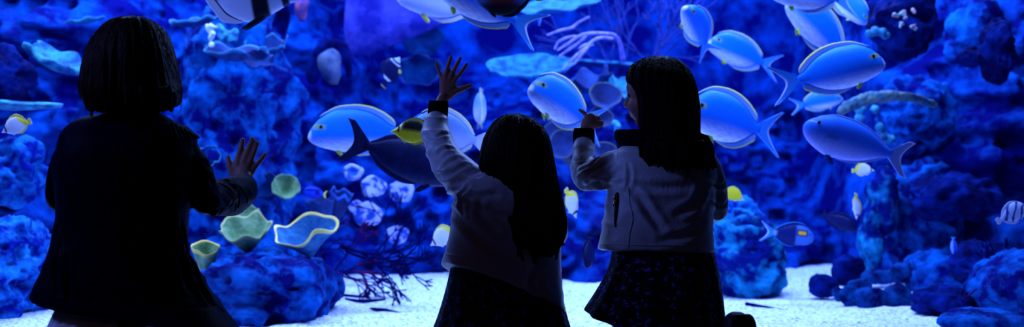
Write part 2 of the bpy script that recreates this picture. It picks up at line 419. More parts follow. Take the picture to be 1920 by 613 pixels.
def floral():
    m = bpy.data.materials.new('dark_floral_print'); m.use_nodes = True
    N, L = m.node_tree.nodes, m.node_tree.links; b = N['Principled BSDF']
    b.inputs['Roughness'].default_value = 0.8; b.inputs['Specular IOR Level'].default_value = 0.15
    tc = N.new('ShaderNodeTexCoord'); vo = N.new('ShaderNodeTexVoronoi'); vo.inputs['Scale'].default_value = 62; vo.feature = 'F1'
    no = N.new('ShaderNodeTexNoise'); no.inputs['Scale'].default_value = 26
    mxv = N.new('ShaderNodeMixRGB'); mxv.inputs[0].default_value = 0.035
    L.new(tc.outputs['Object'], mxv.inputs[1]); L.new(no.outputs['Color'], mxv.inputs[2]); L.new(mxv.outputs[0], vo.inputs['Vector'])
    r = N.new('ShaderNodeValToRGB'); e = r.color_ramp.elements
    e[0].position = .0; e[0].color = (.30, .12, .03, 1); e[1].position = .55; e[1].color = (.006, .005, .010, 1)
    e2 = r.color_ramp.elements.new(.13); e2.color = (.13, .13, .62, 1); e3 = r.color_ramp.elements.new(.34); e3.color = (.09, .09, .50, 1); e4 = r.color_ramp.elements.new(.42); e4.color = (.006, .005, .010, 1)
    L.new(vo.outputs['Distance'], r.inputs[0])
    # only some cells carry a flower
    g = N.new('ShaderNodeMath'); g.operation = 'GREATER_THAN'; g.inputs[1].default_value = .50
    sp = N.new('ShaderNodeSeparateColor'); L.new(vo.outputs['Color'], sp.inputs[0]); L.new(sp.outputs[0], g.inputs[0])
    mx = N.new('ShaderNodeMixRGB'); mx.inputs[1].default_value = (.006, .005, .010, 1)
    L.new(g.outputs[0], mx.inputs[0]); L.new(r.outputs[0], mx.inputs[2]); L.new(mx.outputs[0], b.inputs['Base Color'])
    return m
m_floral = floral()
m_pleat = mat('grey_pleated_cloth', (0.55, 0.56, 0.62), (0.66, 0.67, 0.72), scale=60, rough=0.8)

def cap(p, q, a, b, n=14): return tube([p, q], [a, b], n)

def head(c, fwd, s=1.0, tilt=0.0):
    """skull, face, nose, lips, chin, ears, neck as overlapping shapes; fwd is the way the face looks"""
    fwd = nrm(fwd); up = np.array((0, 0, 1.0)); rt = nrm(np.cross(fwd, up)); 
    f = nrm(fwd * math.cos(tilt) - up * math.sin(tilt)); u = nrm(np.cross(rt, f))
    c = np.asarray(c, float)
    def at(a, b, h): return c + s * (f * a + rt * b + u * h)
    sh = [ell(at(-.006, 0, .006), f * .086 * s, rt * .072 * s, u * .070 * s),
          ell(at(.026, 0, -.040), f * .050 * s, rt * .056 * s, u * .056 * s),
          ell(at(.040, 0, -.080), f * .024 * s, rt * .030 * s, u * .020 * s),           # chin
          ell(at(.040, .028, -.042), f * .032 * s, rt * .026 * s, u * .028 * s), ell(at(.040, -.028, -.042), f * .032 * s, rt * .026 * s, u * .028 * s),
          tube([at(.074, 0, -.008), at(.081, 0, -.024), at(.087, 0, -.035)], [.006 * s, .008 * s, .0095 * s], 8),
          ell(at(.080, .008, -.037), f * .008 * s, rt * .007 * s, u * .006 * s), ell(at(.080, -.008, -.037), f * .008 * s, rt * .007 * s, u * .006 * s),
          ell(at(.070, 0, -.057), f * .010 * s, rt * .018 * s, u * .005 * s), ell(at(.066, 0, -.065), f * .010 * s, rt * .016 * s, u * .006 * s),
          ell(at(.064, 0, .010), f * .014 * s, rt * .040 * s, u * .014 * s)]          # brow
    for e in (1, -1):
        sh.append(ell(at(-.006, e * .072, -.020), f * .014 * s + rt * e * .005 * s, rt * .006 * s, u * .024 * s))
    eyes = [ell(at(.060, e * .030, -.012), f * .011 * s, rt * .012 * s, u * .009 * s, 2) for e in (1, -1)]
    return sh, eyes

def finger(pts, r0, r1): return tube([np.asarray(p) for p in pts], list(np.linspace(r0, r1, len(pts))), 10, 3)

def hand_px(wrist, palm, fingers, thumb, Y):
    """open hand seen from behind: palm tubes from the wrist to each knuckle, then the bent fingers. pixels (x, y, dy)"""
    sh = []
    W = P(wrist[0], wrist[1], Y - .005); wr = S(wrist[2], Y)
    for chain, r in fingers:
        pts = [P(x, y, Y + d) for x, y, d in chain]
        r = S(r, Y)
        sh.append(finger(pts, r * 1.08, r * .86))
        sh.append(tube([W + (pts[0] - W) * .05, W + (pts[0] - W) * .55, pts[0]], [wr * .62, r * 1.55, r * 1.2], 10, 3))
    pts = [P(x, y, Y + d) for x, y, d in thumb[0]]; r = S(thumb[1], Y)
    sh.append(finger([W + (pts[0] - W) * .3] + pts, r * 1.7, r * .85))
    pc = P(palm[0], palm[1], Y); sh.append(ell(pc, (S(palm[2], Y), 0, 0), (0, .010, 0), (0, 0, S(palm[3], Y))))
    return sh

def kneel(hipL, hipR, kneeL, kneeR, ankL, ankR):
    sh = []
    for h, k, a in ((hipL, kneeL, ankL), (hipR, kneeR, ankR)):
        h, k, a = map(np.asarray, (h, k, a))
        sh.append(tube([h, (h + k) / 2, k], [.060, .052, .040], 14))
        sh.append(tube([k, k * .6 + a * .4 + np.array((0, 0, .006)), a], [.038, .038, .025], 14))
    sh.append(ellr((np.asarray(hipL) + np.asarray(hipR)) / 2 + np.array((0, 0, .02)), .105, .078, .075))
    return sh

def folds(amp, fx=(9, 9, 34), seed=0, gate=None):
    """cloth creases: ridged noise, wide across and narrow along"""
    def fn(v, N):
        a = vnoise(v * fx + seed, seed); r = 1 - np.abs(2 * a - 1)
        o = amp * (r ** 2 - .4) + amp * .5 * fbm(v * 26, 2, seed + 1)
        return o * (gate(v) if gate is not None else 1)
    return fn

def crease(vf, lines):
    """press creases into cloth along lines seen at pixels: (points, width px, depth m)"""
    v, f = vf; out = v.copy(); N = normals(v, f)
    for pts, wd, dp in lines:
        q = [hit(vf, x, y) for x, y in pts]; q = [t for t in q if t is not None]
        if len(q) < 2: continue
        L_ = smooth_rows(q, 8); d = np.full(len(v), 9.0); sp = np.zeros(len(v)); n = len(L_)
        for i, c in enumerate(L_):
            e = np.linalg.norm(v - c, axis=1); m = e < d; d[m] = e[m]; sp[m] = i / (n - 1)
        w_ = S(wd, 3.35); fade = np.sin(np.pi * np.clip(sp * .92 + .04, 0, 1)) ** .6
        out += N * ((-np.exp(-(d / w_) ** 2) + .75 * np.exp(-((d - 1.9 * w_) / w_) ** 2)) * dp * fade)[:, None]
    return out, f
def strands(amp, c, seed=0, fz=5, fa=26):
    def fn(v, N):
        a = np.arctan2(v[:, 1] - c[1], v[:, 0] - c[0])
        q = np.stack([np.cos(a) * fa / 3, np.sin(a) * fa / 3, v[:, 2] * fz], 1)
        return amp * (vnoise(q, seed) - .5) + amp * .8 * (vnoise(q * (2.7, 2.7, 1.5) + 9, seed + 1) - .5)
    return fn

def shoe(ank, yaw, m, parent, sole_out=True):
    """a shoe on a kneeling foot, toe tucked under: sole turned to the back, heel on top"""
    c = np.array((ank[0], ank[1], 0.0)); rt = np.array((math.cos(yaw), math.sin(yaw), 0)); bk = np.array((math.sin(yaw), -math.cos(yaw), 0))
    zt = ank[2]
    up = np.array((0, 0, 1.0))
    rows = [(.012, .030, .018), (.035, .038, .028), (.075, .039, .034), (.110, .033, .034), (.145, .032, .036), (.170, .032, .035), (.188, .026, .028), (.197, .012, .014)]
    rr = []
    for z, wx, wy in smooth_rows(rows, 3):
        a = np.linspace(0, 2 * np.pi, 28, endpoint=False)
        rr.append(c + up * (z * zt / .197) + np.outer(np.cos(a) * wx, rt) + np.outer(np.sin(a) * wy, -bk) - bk * .010)
    o = mk('shoe', loft(rr), m, parent)
    # the tread: a slab with cleats on the back side
    pc = []
    for z, wx, wy in smooth_rows(rows, 4)[2:-3]:
        q = c + up * (z * zt / .197) + bk * (wy - .010)
        pc.append(tube([q - rt * wx * .97, q + bk * .002, q + rt * wx * .97], [.0036, .0044, .0036], 8, 2))
    mk('shoe_sole', join(*pc), m_rubber, o)
    return o

def eyes_on(eyes, root):
    for e in eyes: mk('eye', e, m_eye, root)

# ---------------- girl in the dark coat, left
Y1 = 3.05
g1 = empty('person', (P(240, 300, Y1)[0], Y1, 0), 'child with chin-length bob in a black coat, one palm spread against the glass', 'person', 'children kneeling at the aquarium glass')
hs, ey = head(P(248, 128, Y1 - .01), (0.1, 1, 0), 1.06)
hipx = P(238, 500, Y1)[0]
sh = hs + [tube([P(248, 165, Y1), P(246, 215, Y1 - .005), P(244, 250, Y1)], [.042, .042, .06], 16),
           silh([(150, 262, 335, 262, .06), (135, 290, 350, 290, .08), (140, 350, 345, 350, .09), (145, 430, 335, 430, .085), (135, 500, 345, 500, .095)], Y1, 28)]
sh += [ptube([(335, 270, Y1, 24), (352, 320, Y1 + .03, 22), (378, 372, Y1 + .08, 20)]), ptube([(378, 372, Y1 + .09, 20), (425, 362, Y1 + .30, 18), (455, 342, 3.56, 15), (456, 325, 3.60, 14)])]
sh += [ptube([(140, 275, Y1, 24), (120, 325, Y1 + .02, 22), (108, 370, Y1 + .06, 19)]), ptube([(108, 370, Y1 + .06, 18), (135, 352, Y1 + .3, 16), (160, 335, Y1 + .42, 13), (168, 330, Y1 + .46, 14)])]
for k_, (dx, dz) in enumerate(((-12, -4), (-5, -9), (3, -9), (10, -5))):
    sh.append(finger([P(168 + dx * .4, 330 + dz * .3, Y1 + .46), P(170 + dx, 322 + dz, Y1 + .50), P(170 + dx, 318 + dz, Y1 + .53)], .008, .006))
sh.append(finger([P(168, 332, Y1 + .45), P(182, 330, Y1 + .47), P(186, 322, Y1 + .5)], .009, .006))
YH = 3.62
sh += hand_px((457, 342, 17), (457, 320, 22, 20), [([(444, 305, 0), (450, 283, .006), (455, 262, .012)], 6.2), ([(457, 302, 0), (466, 280, .006), (473, 260, .012)], 6.2),
      ([(467, 306, 0), (476, 286, .006), (482, 268, .012)], 5.9), ([(476, 315, 0), (487, 302, .006), (497, 289, .012)], 5.2)], ([(436, 322, .0), (430, 306, .006), (428, 294, .012)], 6), YH)
sh += kneel((hipx - .07, Y1, .28), (hipx + .07, Y1, .28), (hipx - .085, Y1 + .14, .06), (hipx + .085, Y1 + .14, .06), (hipx - .10, Y1 - .17, .17), (hipx + .10, Y1 - .17, .17))
mk('body', fuse(sh, .0038, 5), m_skin, g1); eyes_on(ey, g1)
hair = [silh([(238, 33, 262, 33, .03, 0), (220, 37, 280, 37, .055, 0), (205, 45, 293, 45, .075, 0), (188, 60, 307, 60, .092, 0), (175, 80, 316, 80, .104, -.004), (167, 100, 323, 100, .110, -.008),
              (160, 125, 330, 125, .112, -.012), (155, 150, 335, 150, .110, -.016), (153, 167, 338, 167, .105, -.022), (156, 182, 338, 182, .098, -.026), (163, 196, 334, 194, .085, -.03), (172, 205, 318, 204, .065, -.034), (190, 211, 296, 210, .04, -.036)], Y1, 64, 4, 2.1)]
rnd = random.Random(5)
for k_ in range(46):   # loose ends of the bob
    a = math.pi + math.pi * rnd.random()
    cx_, rx_ = 246, 88 + rnd.uniform(-4, 3)
    x0 = cx_ + rx_ * math.cos(a) * .98; yy = Y1 - .026 + .098 * math.sin(a)
    y0 = rnd.uniform(165, 185); y1 = y0 + rnd.uniform(14, 30) - (8 if math.sin(a) > -.3 else -4)
    sw = rnd.uniform(-5, 5) + (4 if x0 > 300 else -1)
    hair.append(tube([P(x0, y0, yy), P(x0 + sw * .3, (y0 + y1) / 2, yy), P(x0 + sw, y1, yy + .004)], [.007, .006, .0042], 6, 3))
hv = fuse(hair, .0035, 2)
mk('hair', push(hv, strands(.008, P(246, 120, Y1), 3, 4, 40)), m_hair1, g1)
# coat: body, then each sleeve a part of the same cloth, collar, shoulder tab
coat = [silh([(190, 212, 296, 212, .045), (165, 217, 306, 217, .06), (142, 225, 322, 227, .075), (124, 239, 346, 240, .09), (115, 256, 364, 255, .105), (109, 282, 369, 280, .115), (106, 320, 366, 320, .118),
              (108, 360, 358, 360, .118), (109, 400, 352, 400, .118), (105, 430, 349, 432, .122), (97, 465, 348, 465, .13), (86, 497, 362, 500, .14), (72, 528, 386, 540, .15), (62, 547, 418, 583, .16), (66, 550, 414, 587, .155)], Y1, 60, 4, 2.3, tilt=.12),
        ptube([(342, 265, Y1, 24), (356, 300, Y1 + .01, 29), (373, 345, Y1 + .03, 31), (384, 374, Y1 + .06, 29)], 20), ptube([(384, 374, Y1 + .06, 29), (406, 373, Y1 + .16, 33), (430, 368, Y1 + .28, 35), (452, 357, Y1 + .40, 29), (462, 347, Y1 + .46, 22)], 20),
        ptube([(134, 268, Y1, 22), (117, 320, Y1, 26), (111, 362, Y1 + .03, 25), (108, 375, Y1 + .05, 22)], 18), ptube([(109, 374, Y1 + .05, 23), (130, 360, Y1 + .2, 24), (158, 340, Y1 + .40, 18)], 18)]
cv = fuse(coat, .0045, 4)
cv = push(cv, folds(.008, (16, 10, 20), 21, lambda v: .25 + .75 * sstep(-.82, -.74, v[:, 0])))
cv = crease(cv, [([(372, 350), (392, 372), (410, 398)], 5, .008), ([(410, 345), (430, 360), (440, 392)], 4, .007), ([(425, 340), (446, 352), (462, 376)], 4, .007), ([(366, 385), (400, 392), (430, 386)], 5, .007), ([(362, 300), (375, 325), (398, 340)], 5, .007), ([(318, 400), (326, 440), (338, 490), (352, 540)], 6, .008), ([(336, 420), (346, 470), (366, 520)], 5, .008), ([(350, 480), (372, 530), (395, 570)], 6, .008), ([(110, 470), (104, 510), (112, 550)], 5, .007), ([(124, 480), (128, 520), (134, 556)], 4, .006)])
coat_o = mk('coat', cv, m_coat, g1)
tail = silh([(213, 560, 410, 572, .13), (210, 600, 424, 590, .15), (206, 640, 442, 615, .17), (200, 690, 462, 650, .18), (198, 720, 470, 690, .18)], Y1 - .01, 44, 4, 2.3)
mk('coat_tail', push(tail, folds(.006, (12, 10, 6), 27)), m_coat, g1)
# striped epaulette on the right shoulder, cuff strap and flap edges
ep = []
for k_ in range(6):
    a0, b0 = (322 + k_ * 7.5, 231 + k_ * 4.4), (333 + k_ * 7.5, 262 - k_ * .8)
    p0, p1 = hit(cv, *a0, .002), hit(cv, *b0, .002)
    if p0 is not None and p1 is not None: ep.append(tube([p0, (p0 + p1) / 2 + np.array((0, -.004, .002)), p1], [.0038, .0042, .0038], 8, 3))
mk('shoulder_tab', join(*ep), m_coat, g1)
sb = []
for ln in (((360, 352), (376, 372), (396, 398)), ((372, 347), (388, 368), (404, 392)), ((440, 338), (448, 362), (446, 388))):
    q = [hit(cv, x, y, .001) for x, y in ln]
    if all(t is not None for t in q): mk('sleeve_strap', tube(q, [.0035] * 3, 8, 4), m_coat, g1)
def pleats(rows, Y, npl, amp, n=160, k=4, sup=2.2, tilt=0):
    v, f = silh(rows, Y, n, k, sup, tilt)
    c = v.mean(0); a = np.arctan2(v[:, 1] - c[1], (v[:, 0] - c[0]))
    zz = (v[:, 2].max() - v[:, 2]) / (np.ptp(v[:, 2]) + 1e-6)
    s = np.abs(((a / (2 * np.pi) * npl) % 1.0) - .5) * 2
    d = v - c; d[:, 2] = 0; d /= np.linalg.norm(d, axis=1)[:, None] + 1e-9
    return v + d * ((s - .5) * amp * (.25 + .75 * zz))[:, None], f
mk('skirt', pleats([(128, 520, 340, 520, .10), (118, 560, 350, 560, .12), (101, 600, 366, 600, .14), (82, 650, 380, 650, .155), (70, 720, 392, 720, .165)], Y1, 30, .012), m_pleat, g1)
for sx in (-.10, .10): shoe((hipx + sx, Y1 - .19, .19), sx * .8, m_rubber, g1)

# ---------------- girl with the raised arm, middle
Y2 = 3.35
g2 = empty('person', (P(950, 300, Y2)[0], Y2, 0), 'smallest child with long dark hair, white jacket, one hand raised high on the glass', 'person', 'children kneeling at the aquarium glass')
hs, ey = head(P(970, 278, Y2), (.05, 1, 0), .98)
hipx = P(950, 520, Y2)[0]
sh = hs + [tube([P(968, 310, Y2), P(962, 345, Y2), P(955, 370, Y2)], [.036, .036, .05], 16),
           silh([(895, 330, 1020, 330, .05), (872, 352, 1035, 352, .07), (868, 400, 1036, 400, .08), (870, 470, 1030, 470, .08), (860, 540, 1040, 540, .085)], Y2, 28),
           ptube([(890, 352, Y2, 27), (855, 325, Y2 + .05, 24), (828, 290, Y2 + .10, 20)]), ptube([(828, 290, Y2 + .10, 20), (820, 250, Y2 + .17, 17), (826, 205, 3.585, 14), (831, 185, 3.61, 12)]),
           ptube([(1025, 350, Y2, 24), (1035, 400, Y2 + .03, 21), (1038, 440, Y2 + .06, 18)]), ptube([(1038, 440, Y2 + .06, 17), (1020, 420, Y2 + .18, 14), (1005, 400, 3.62, 12)])]
sh += hand_px((831, 188, 11.5), (840, 160, 16, 15), [([(828, 147, 0), (822, 131, .004), (818, 117, .008)], 3.8), ([(835, 142, 0), (840, 124, .004), (845, 107, .008)], 4.6), ([(845, 143, 0), (854, 126, .004), (863, 109, .008)], 4.6), ([(853, 149, 0), (865, 135, .004), (875, 120, .008)], 4.4)],
              ([(852, 172, 0), (868, 166, .004), (883, 160, .008)], 4.8), 3.62)
sh += hand_px((1004, 400, 11), (1000, 388, 14, 14), [([(994, 378, 0), (990, 366, .006), (987, 354, .012)], 4.2), ([(1000, 376, 0), (999, 362, .006), (998, 348, .012)], 4.4), ([(1006, 377, 0), (1007, 363, .006), (1008, 350, .012)], 4.4), ([(1012, 380, 0), (1015, 368, .006), (1017, 357, .012)], 4.0)],
              ([(992, 390, 0), (984, 384, .004), (978, 378, .008)], 4.6), 3.63)
sh += kneel((hipx - .065, Y2, .20), (hipx + .065, Y2, .20), (hipx - .085, Y2 + .20, .06), (hipx + .085, Y2 + .20, .06), (hipx - .08, Y2 - .07, .10), (hipx + .08, Y2 - .07, .10))
mk('body', fuse(sh, .0032, 4), m_skin, g2); eyes_on(ey, g2)
hrows = [(956, 214, 974, 214, .02, 0), (943, 218, 988, 218, .045, 0), (930, 225, 1003, 225, .065, 0), (918, 238, 1018, 238, .085, 0), (908, 256, 1029, 256, .096, -.004), (901, 280, 1036, 280, .10, -.008), (897, 305, 1040, 305, .098, -.014), (905, 325, 1043, 325, .088, -.024),
         (926, 345, 1047, 345, .07, -.042), (944, 362, 1053, 365, .055, -.058), (950, 385, 1059, 390, .045, -.072), (944, 405, 1064, 412, .04, -.082), (946, 425, 1063, 432, .036, -.09), (960, 445, 1057, 452, .03, -.096), (978, 462, 1046, 468, .022, -.10), (1000, 478, 1034, 482, .012, -.104)]
hair = [silh(hrows, Y2, 64, 4, 2.1)]
for k_ in range(34):
    x0 = rnd.uniform(940, 1050); y0 = rnd.uniform(400, 440); yy = Y2 - .085 - .03 * math.sin(math.pi * (x0 - 935) / 125)
    hair.append(tube([P(x0, y0, yy), P(x0 + rnd.uniform(-3, 4), y0 + 22, yy - .004), P(x0 + rnd.uniform(-10, 10), y0 + rnd.uniform(36, 60) - abs(x0 - 1005) * .25, yy)], [.009, .007, .0042], 6, 3))
for k_ in range(10):
    x0 = rnd.uniform(1035, 1052); y0 = rnd.uniform(340, 430); hair.append(tube([P(x0, y0, Y2 - .05), P(x0 + 6, y0 + 20, Y2 - .06), P(x0 + rnd.uniform(2, 13), y0 + 45, Y2 - .06)], [.008, .006, .0042], 6, 3))
mk('hair', push(fuse(hair, .0035, 2), strands(.007, P(970, 280, Y2), 8, 4, 44)), m_hair2, g2)
jrows = [(915, 318, 1015, 318, .04), (893, 330, 1030, 328, .06), (868, 348, 1043, 342, .082), (853, 372, 1050, 372, .098), (848, 402, 1052, 410, .105), (843, 440, 1052, 455, .11), (836, 470, 1052, 500, .115), (830, 488, 1055, 545, .12), (829, 498, 1060, 585, .125), (836, 499, 1056, 590, .12)]
jack = [silh(jrows, Y2, 56, 4, 2.4, tilt=-.28),
        ptube([(905, 372, Y2, 40), (886, 352, Y2 + .02, 40), (862, 328, Y2 + .05, 36), (838, 300, Y2 + .09, 32), (824, 272, Y2 + .13, 28), (817, 248, Y2 + .17, 26), (819, 226, Y2 + .20, 22)], 22),
        ptube([(1022, 350, Y2, 26), (1036, 400, Y2 + .02, 26), (1040, 442, Y2 + .05, 25)], 18), ptube([(1040, 442, Y2 + .05, 24), (1025, 425, Y2 + .15, 20), (1010, 408, Y2 + .23, 16)], 18)]
jv = fuse(jack, .0042, 4)
jv = push(jv, folds(.005, (10, 8, 30), 31, lambda v: .45 + .9 * (1 - sstep(-.22, -.13, v[:, 0]))))
jv = crease(jv, [([(793, 252), (815, 258), (838, 250)], 4, .005), ([(796, 280), (820, 290), (846, 278)], 5, .007), ([(806, 306), (832, 314), (860, 298)], 5, .007), ([(820, 330), (846, 326), (876, 310)], 5, .008), ([(836, 352), (870, 338), (900, 330)], 5, .007),
    ([(848, 366), (880, 384), (925, 402), (960, 412)], 7, .008), ([(856, 352), (890, 366), (930, 366)], 6, .006), ([(850, 392), (880, 430), (930, 470), (985, 492)], 8, .007), ([(880, 350), (866, 372), (872, 402)], 4, .005), ([(905, 372), (900, 400), (930, 432)], 6, .005), ([(1020, 500), (1000, 530), (1030, 560)], 6, .006)])
mk('jacket', jv, m_jack, g2)
def seam(vf, pts, r, off=.0006):
    L_ = smooth_rows([(x, y, 0) for x, y in pts], 10); q = [hit(vf, x, y, off) for x, y, _ in L_]; q = [t for t in q if t is not None]
    return tube(q, [r] * len(q), 6, 1)
mk('jacket_seam', seam(jv, ((838, 476), (870, 482), (910, 486), (950, 492), (985, 503), (1010, 520)), .0016), m_jack, g2)
def ribbed(rows, Y, nr, amp, n=120, k=3, sup=2.3, tilt=0):
    v, f = silh(rows, Y, n, k, sup, tilt); c = v.mean(0); a = np.arctan2(v[:, 1] - c[1], v[:, 0] - c[0])
    d = v - c; d[:, 2] = 0; d /= np.linalg.norm(d, axis=1)[:, None] + 1e-9
    return v + d * (amp * np.cos(a * nr))[:, None], f
mk('cuff', ribbed([(806, 188, 839, 190, .022), (804, 195, 840, 196, .025), (803, 210, 839, 212, .026), (802, 222, 838, 226, .026), (805, 228, 836, 230, .022)], 3.565, 26, .0016), m_knit, g2)
mk('skirt', pleats([(850, 488, 1040, 520, .105), (845, 505, 1045, 535, .12), (836, 545, 1056, 570, .135), (823, 590, 1064, 600, .15), (811, 625, 1072, 630, .165), (800, 690, 1080, 690, .18)], Y2, 16, .008), m_floral, g2)
for sx in (-.09, .09): shoe((hipx + sx, Y2 - .12, .15), sx, m_rubber, g2)

# ---------------- girl pointing, right
Y3 = 3.35
g3 = empty('person', (P(1240, 300, Y3)[0], Y3, 0), 'child in profile with long dark hair and white jacket, pointing a finger at a fish', 'person', 'children kneeling at the aquarium glass')
hs, ey = head(P(1231, 167, Y3), (-.90, .43, 0), 1.0, .06)
hipx = P(1240, 520, Y3)[0]
sh = hs + [tube([P(1245, 195, Y3), P(1240, 245, Y3), P(1238, 290, Y3)], [.038, .038, .055], 16),
           silh([(1168, 285, 1315, 285, .05), (1158, 310, 1325, 310, .075), (1152, 370, 1325, 370, .085), (1156, 440, 1325, 440, .08), (1168, 500, 1325, 500, .08)], Y3, 28),
           ptube([(1180, 300, Y3, 24), (1140, 322, Y3 + .02, 22), (1098, 335, Y3 + .05, 19)]), ptube([(1098, 335, Y3 + .05, 19), (1094, 300, Y3 + .10, 16), (1096, 262, Y3 + .15, 13), (1100, 240, Y3 + .15, 12)]),
           ptube([(1320, 305, Y3, 24), (1340, 350, Y3 + .02, 21), (1345, 390, Y3 + .05, 18)]), ptube([(1345, 390, Y3 + .05, 17), (1325, 370, Y3 + .17, 14), (1305, 350, Y3 + .26, 11)])]
# pointing hand: index out, the others folded, thumb along them
YP = Y3 + .15
sh += [tube([P(1100, 242, YP), P(1104, 228, YP), P(1108, 222, YP)], [.018, .020, .017], 12, 3), ell(P(1107, 227, YP), (.017, 0, 0), (0, .014, 0), (0, 0, .017))]
sh += [finger([P(1103, 224, YP + .008), P(1099, 216, YP + .012), P(1093, 210, YP + .014), P(1087, 206, YP + .016)], .0078, .0056),
       finger([P(1108, 219, YP + .006), P(1116, 216, YP + .016), P(1118, 224, YP + .022), P(1112, 228, YP + .020)], .0072, .006),
       finger([P(1112, 222, YP), P(1121, 221, YP + .010), P(1123, 229, YP + .016), P(1116, 232, YP + .014)], .0072, .006),
       finger([P(1112, 229, YP - .008), P(1121, 230, YP - .006), P(1127, 229, YP - .002), P(1130, 231, YP)], .0068, .0055),
       finger([P(1106, 236, YP - .012), P(1114, 237, YP - .012), P(1121, 236, YP - .010), P(1128, 234, YP - .008)], .0085, .006)]
sh += hand_px((1304, 350, 10), (1302, 338, 13, 13), [([(1295, 329, 0), (1291, 318, .006), (1289, 308, .010)], 4.2), ([(1301, 327, 0), (1300, 315, .006), (1299, 304, .010)], 4.4), ([(1307, 328, 0), (1308, 316, .006), (1309, 306, .010)], 4.4), ([(1313, 331, 0), (1316, 321, .006), (1318, 312, .010)], 4.0)], ([(1292, 342, 0), (1284, 336, .004), (1279, 330, .008)], 4.6), Y3 + .29)
knR, anR = (hipx + .08, Y3 + .10, .055), (P(1385, 600, 3.1)[0], 3.12, .165)
sh += kneel((hipx - .065, Y3, .28), (hipx + .065, Y3, .28), (hipx - .08, Y3 + .12, .055), knR, (hipx - .01, Y3 - .20, .13), (anR[0], anR[1], .13))
bv = fuse(sh, .0032, 4)
mk('body', bv, m_skin, g3); eyes_on(ey, g3)
hrows = [(1228, 107, 1252, 107, .025), (1208, 110, 1262, 110, .05), (1194, 116, 1275, 116, .07), (1181, 125, 1286, 125, .085), (1175, 137, 1295, 138, .096, -.004), (1174, 149, 1300, 150, .10, -.008), (1180, 162, 1304, 164, .10, -.010), (1190, 178, 1307, 178, .10, -.012), (1195, 205, 1310, 205, .096, -.016), (1197, 232, 1310, 232, .085, -.024),
         (1200, 255, 1312, 255, .072, -.036), (1203, 275, 1320, 272, .058, -.05), (1208, 292, 1330, 288, .045, -.068), (1222, 305, 1334, 300, .032, -.08), (1245, 314, 1330, 312, .018, -.088)]
hair = [silh(hrows, Y3, 64, 4, 2.1)]
for k_ in range(34):
    x0 = rnd.uniform(1200, 1335); y0 = rnd.uniform(262, 290); yy = Y3 - .05 - .06 * math.sin(math.pi * (x0 - 1190) / 160)
    hair.append(tube([P(x0, y0, yy), P(x0 + rnd.uniform(-3, 4), y0 + 16, yy - .012), P(x0 + rnd.uniform(-8, 9), y0 + rnd.uniform(26, 44), yy - .014)], [.010, .008, .0042], 6, 3))
for k_ in range(9):
    x0 = rnd.uniform(1310, 1328); y0 = rnd.uniform(255, 285); hair.append(tube([P(x0, y0, Y3 - .05), P(x0 + 9, y0 + 14, Y3 - .06), P(x0 + rnd.uniform(8, 20), y0 + rnd.uniform(25, 50), Y3 - .06)], [.007, .005, .0042], 6, 3))
mk('hair', push(fuse(hair, .0035, 2), strands(.007, P(1245, 170, Y3), 12, 4, 44)), m_hair2, g3)
jrows = [(1180, 262, 1295, 262, .05), (1166, 274, 1312, 272, .065), (1152, 288, 1330, 285, .08), (1146, 305, 1340, 302, .094), (1143, 330, 1342, 330, .104), (1140, 355, 1339, 360, .108), (1134, 395, 1336, 400, .112), (1128, 430, 1336, 435, .112), (1123, 455, 1337, 458, .112), (1121, 466, 1338, 471, .112), (1126, 468, 1334, 473, .106)]
jack = [silh(jrows, Y3, 56, 4, 2.5, tilt=-.05),
        ptube([(1195, 305, Y3, 34), (1165, 315, Y3 + .01, 36), (1138, 323, Y3 + .02, 34), (1108, 331, Y3 + .04, 27), (1098, 332, Y3 + .05, 25)], 22), ptube([(1098, 332, Y3 + .05, 24), (1092, 312, Y3 + .08, 22), (1093, 290, Y3 + .12, 20), (1095, 270, Y3 + .145, 19)], 20),
        ptube([(1318, 300, Y3, 26), (1332, 330, Y3, 26), (1341, 365, Y3 + .02, 24), (1345, 393, Y3 + .04, 21)], 20), ptube([(1345, 395, Y3 + .04, 21), (1328, 375, Y3 + .15, 18), (1310, 355, Y3 + .24, 15)], 18)]
jv3 = fuse(jack, .0042, 4)
jv3 = push(jv3, folds(.004, (12, 9, 26), 41, lambda v: .35 + .9 * (1 - sstep(.24, .31, v[:, 0])) + .5 * sstep(.5, .54, v[:, 0])))
jv3 = crease(jv3, [([(1086, 345), (1110, 320), (1150, 296)], 5, .008), ([(1090, 318), (1108, 312), (1125, 296)], 4, .006), ([(1095, 350), (1128, 340), (1165, 320)], 6, .008), ([(1078, 296), (1092, 300), (1110, 290)], 4, .005), ([(1105, 338), (1140, 346), (1176, 342)], 5, .006),
    ([(1180, 352), (1200, 372), (1218, 400), (1240, 428)], 7, .007), ([(1190, 345), (1230, 352), (1290, 350)], 7, .005), ([(1318, 352), (1300, 385), (1270, 400)], 7, .006), ([(1326, 340), (1345, 348), (1360, 342)], 4, .006), ([(1328, 375), (1345, 385), (1362, 380)], 4, .006), ([(1318, 420), (1290, 440), (1240, 450)], 7, .005), ([(1178, 310), (1182, 332), (1178, 350)], 4, .004)])
mk('jacket', jv3, m_jack, g3)
mk('cuff', ribbed([(1078, 240, 1113, 240, .022), (1076, 246, 1114, 246, .026), (1075, 258, 1114, 258, .027), (1076, 272, 1113, 272, .027), (1079, 277, 1110, 277, .022)], Y3 + .15, 26, .0016), m_knit, g3)
mk('collar', ribbed([(1156, 243, 1285, 243, .060), (1153, 248, 1290, 248, .068), (1154, 260, 1296, 260, .074), (1160, 272, 1302, 272, .078), (1172, 276, 1296, 276, .07)], Y3, 60, .0014), m_knit, g3)
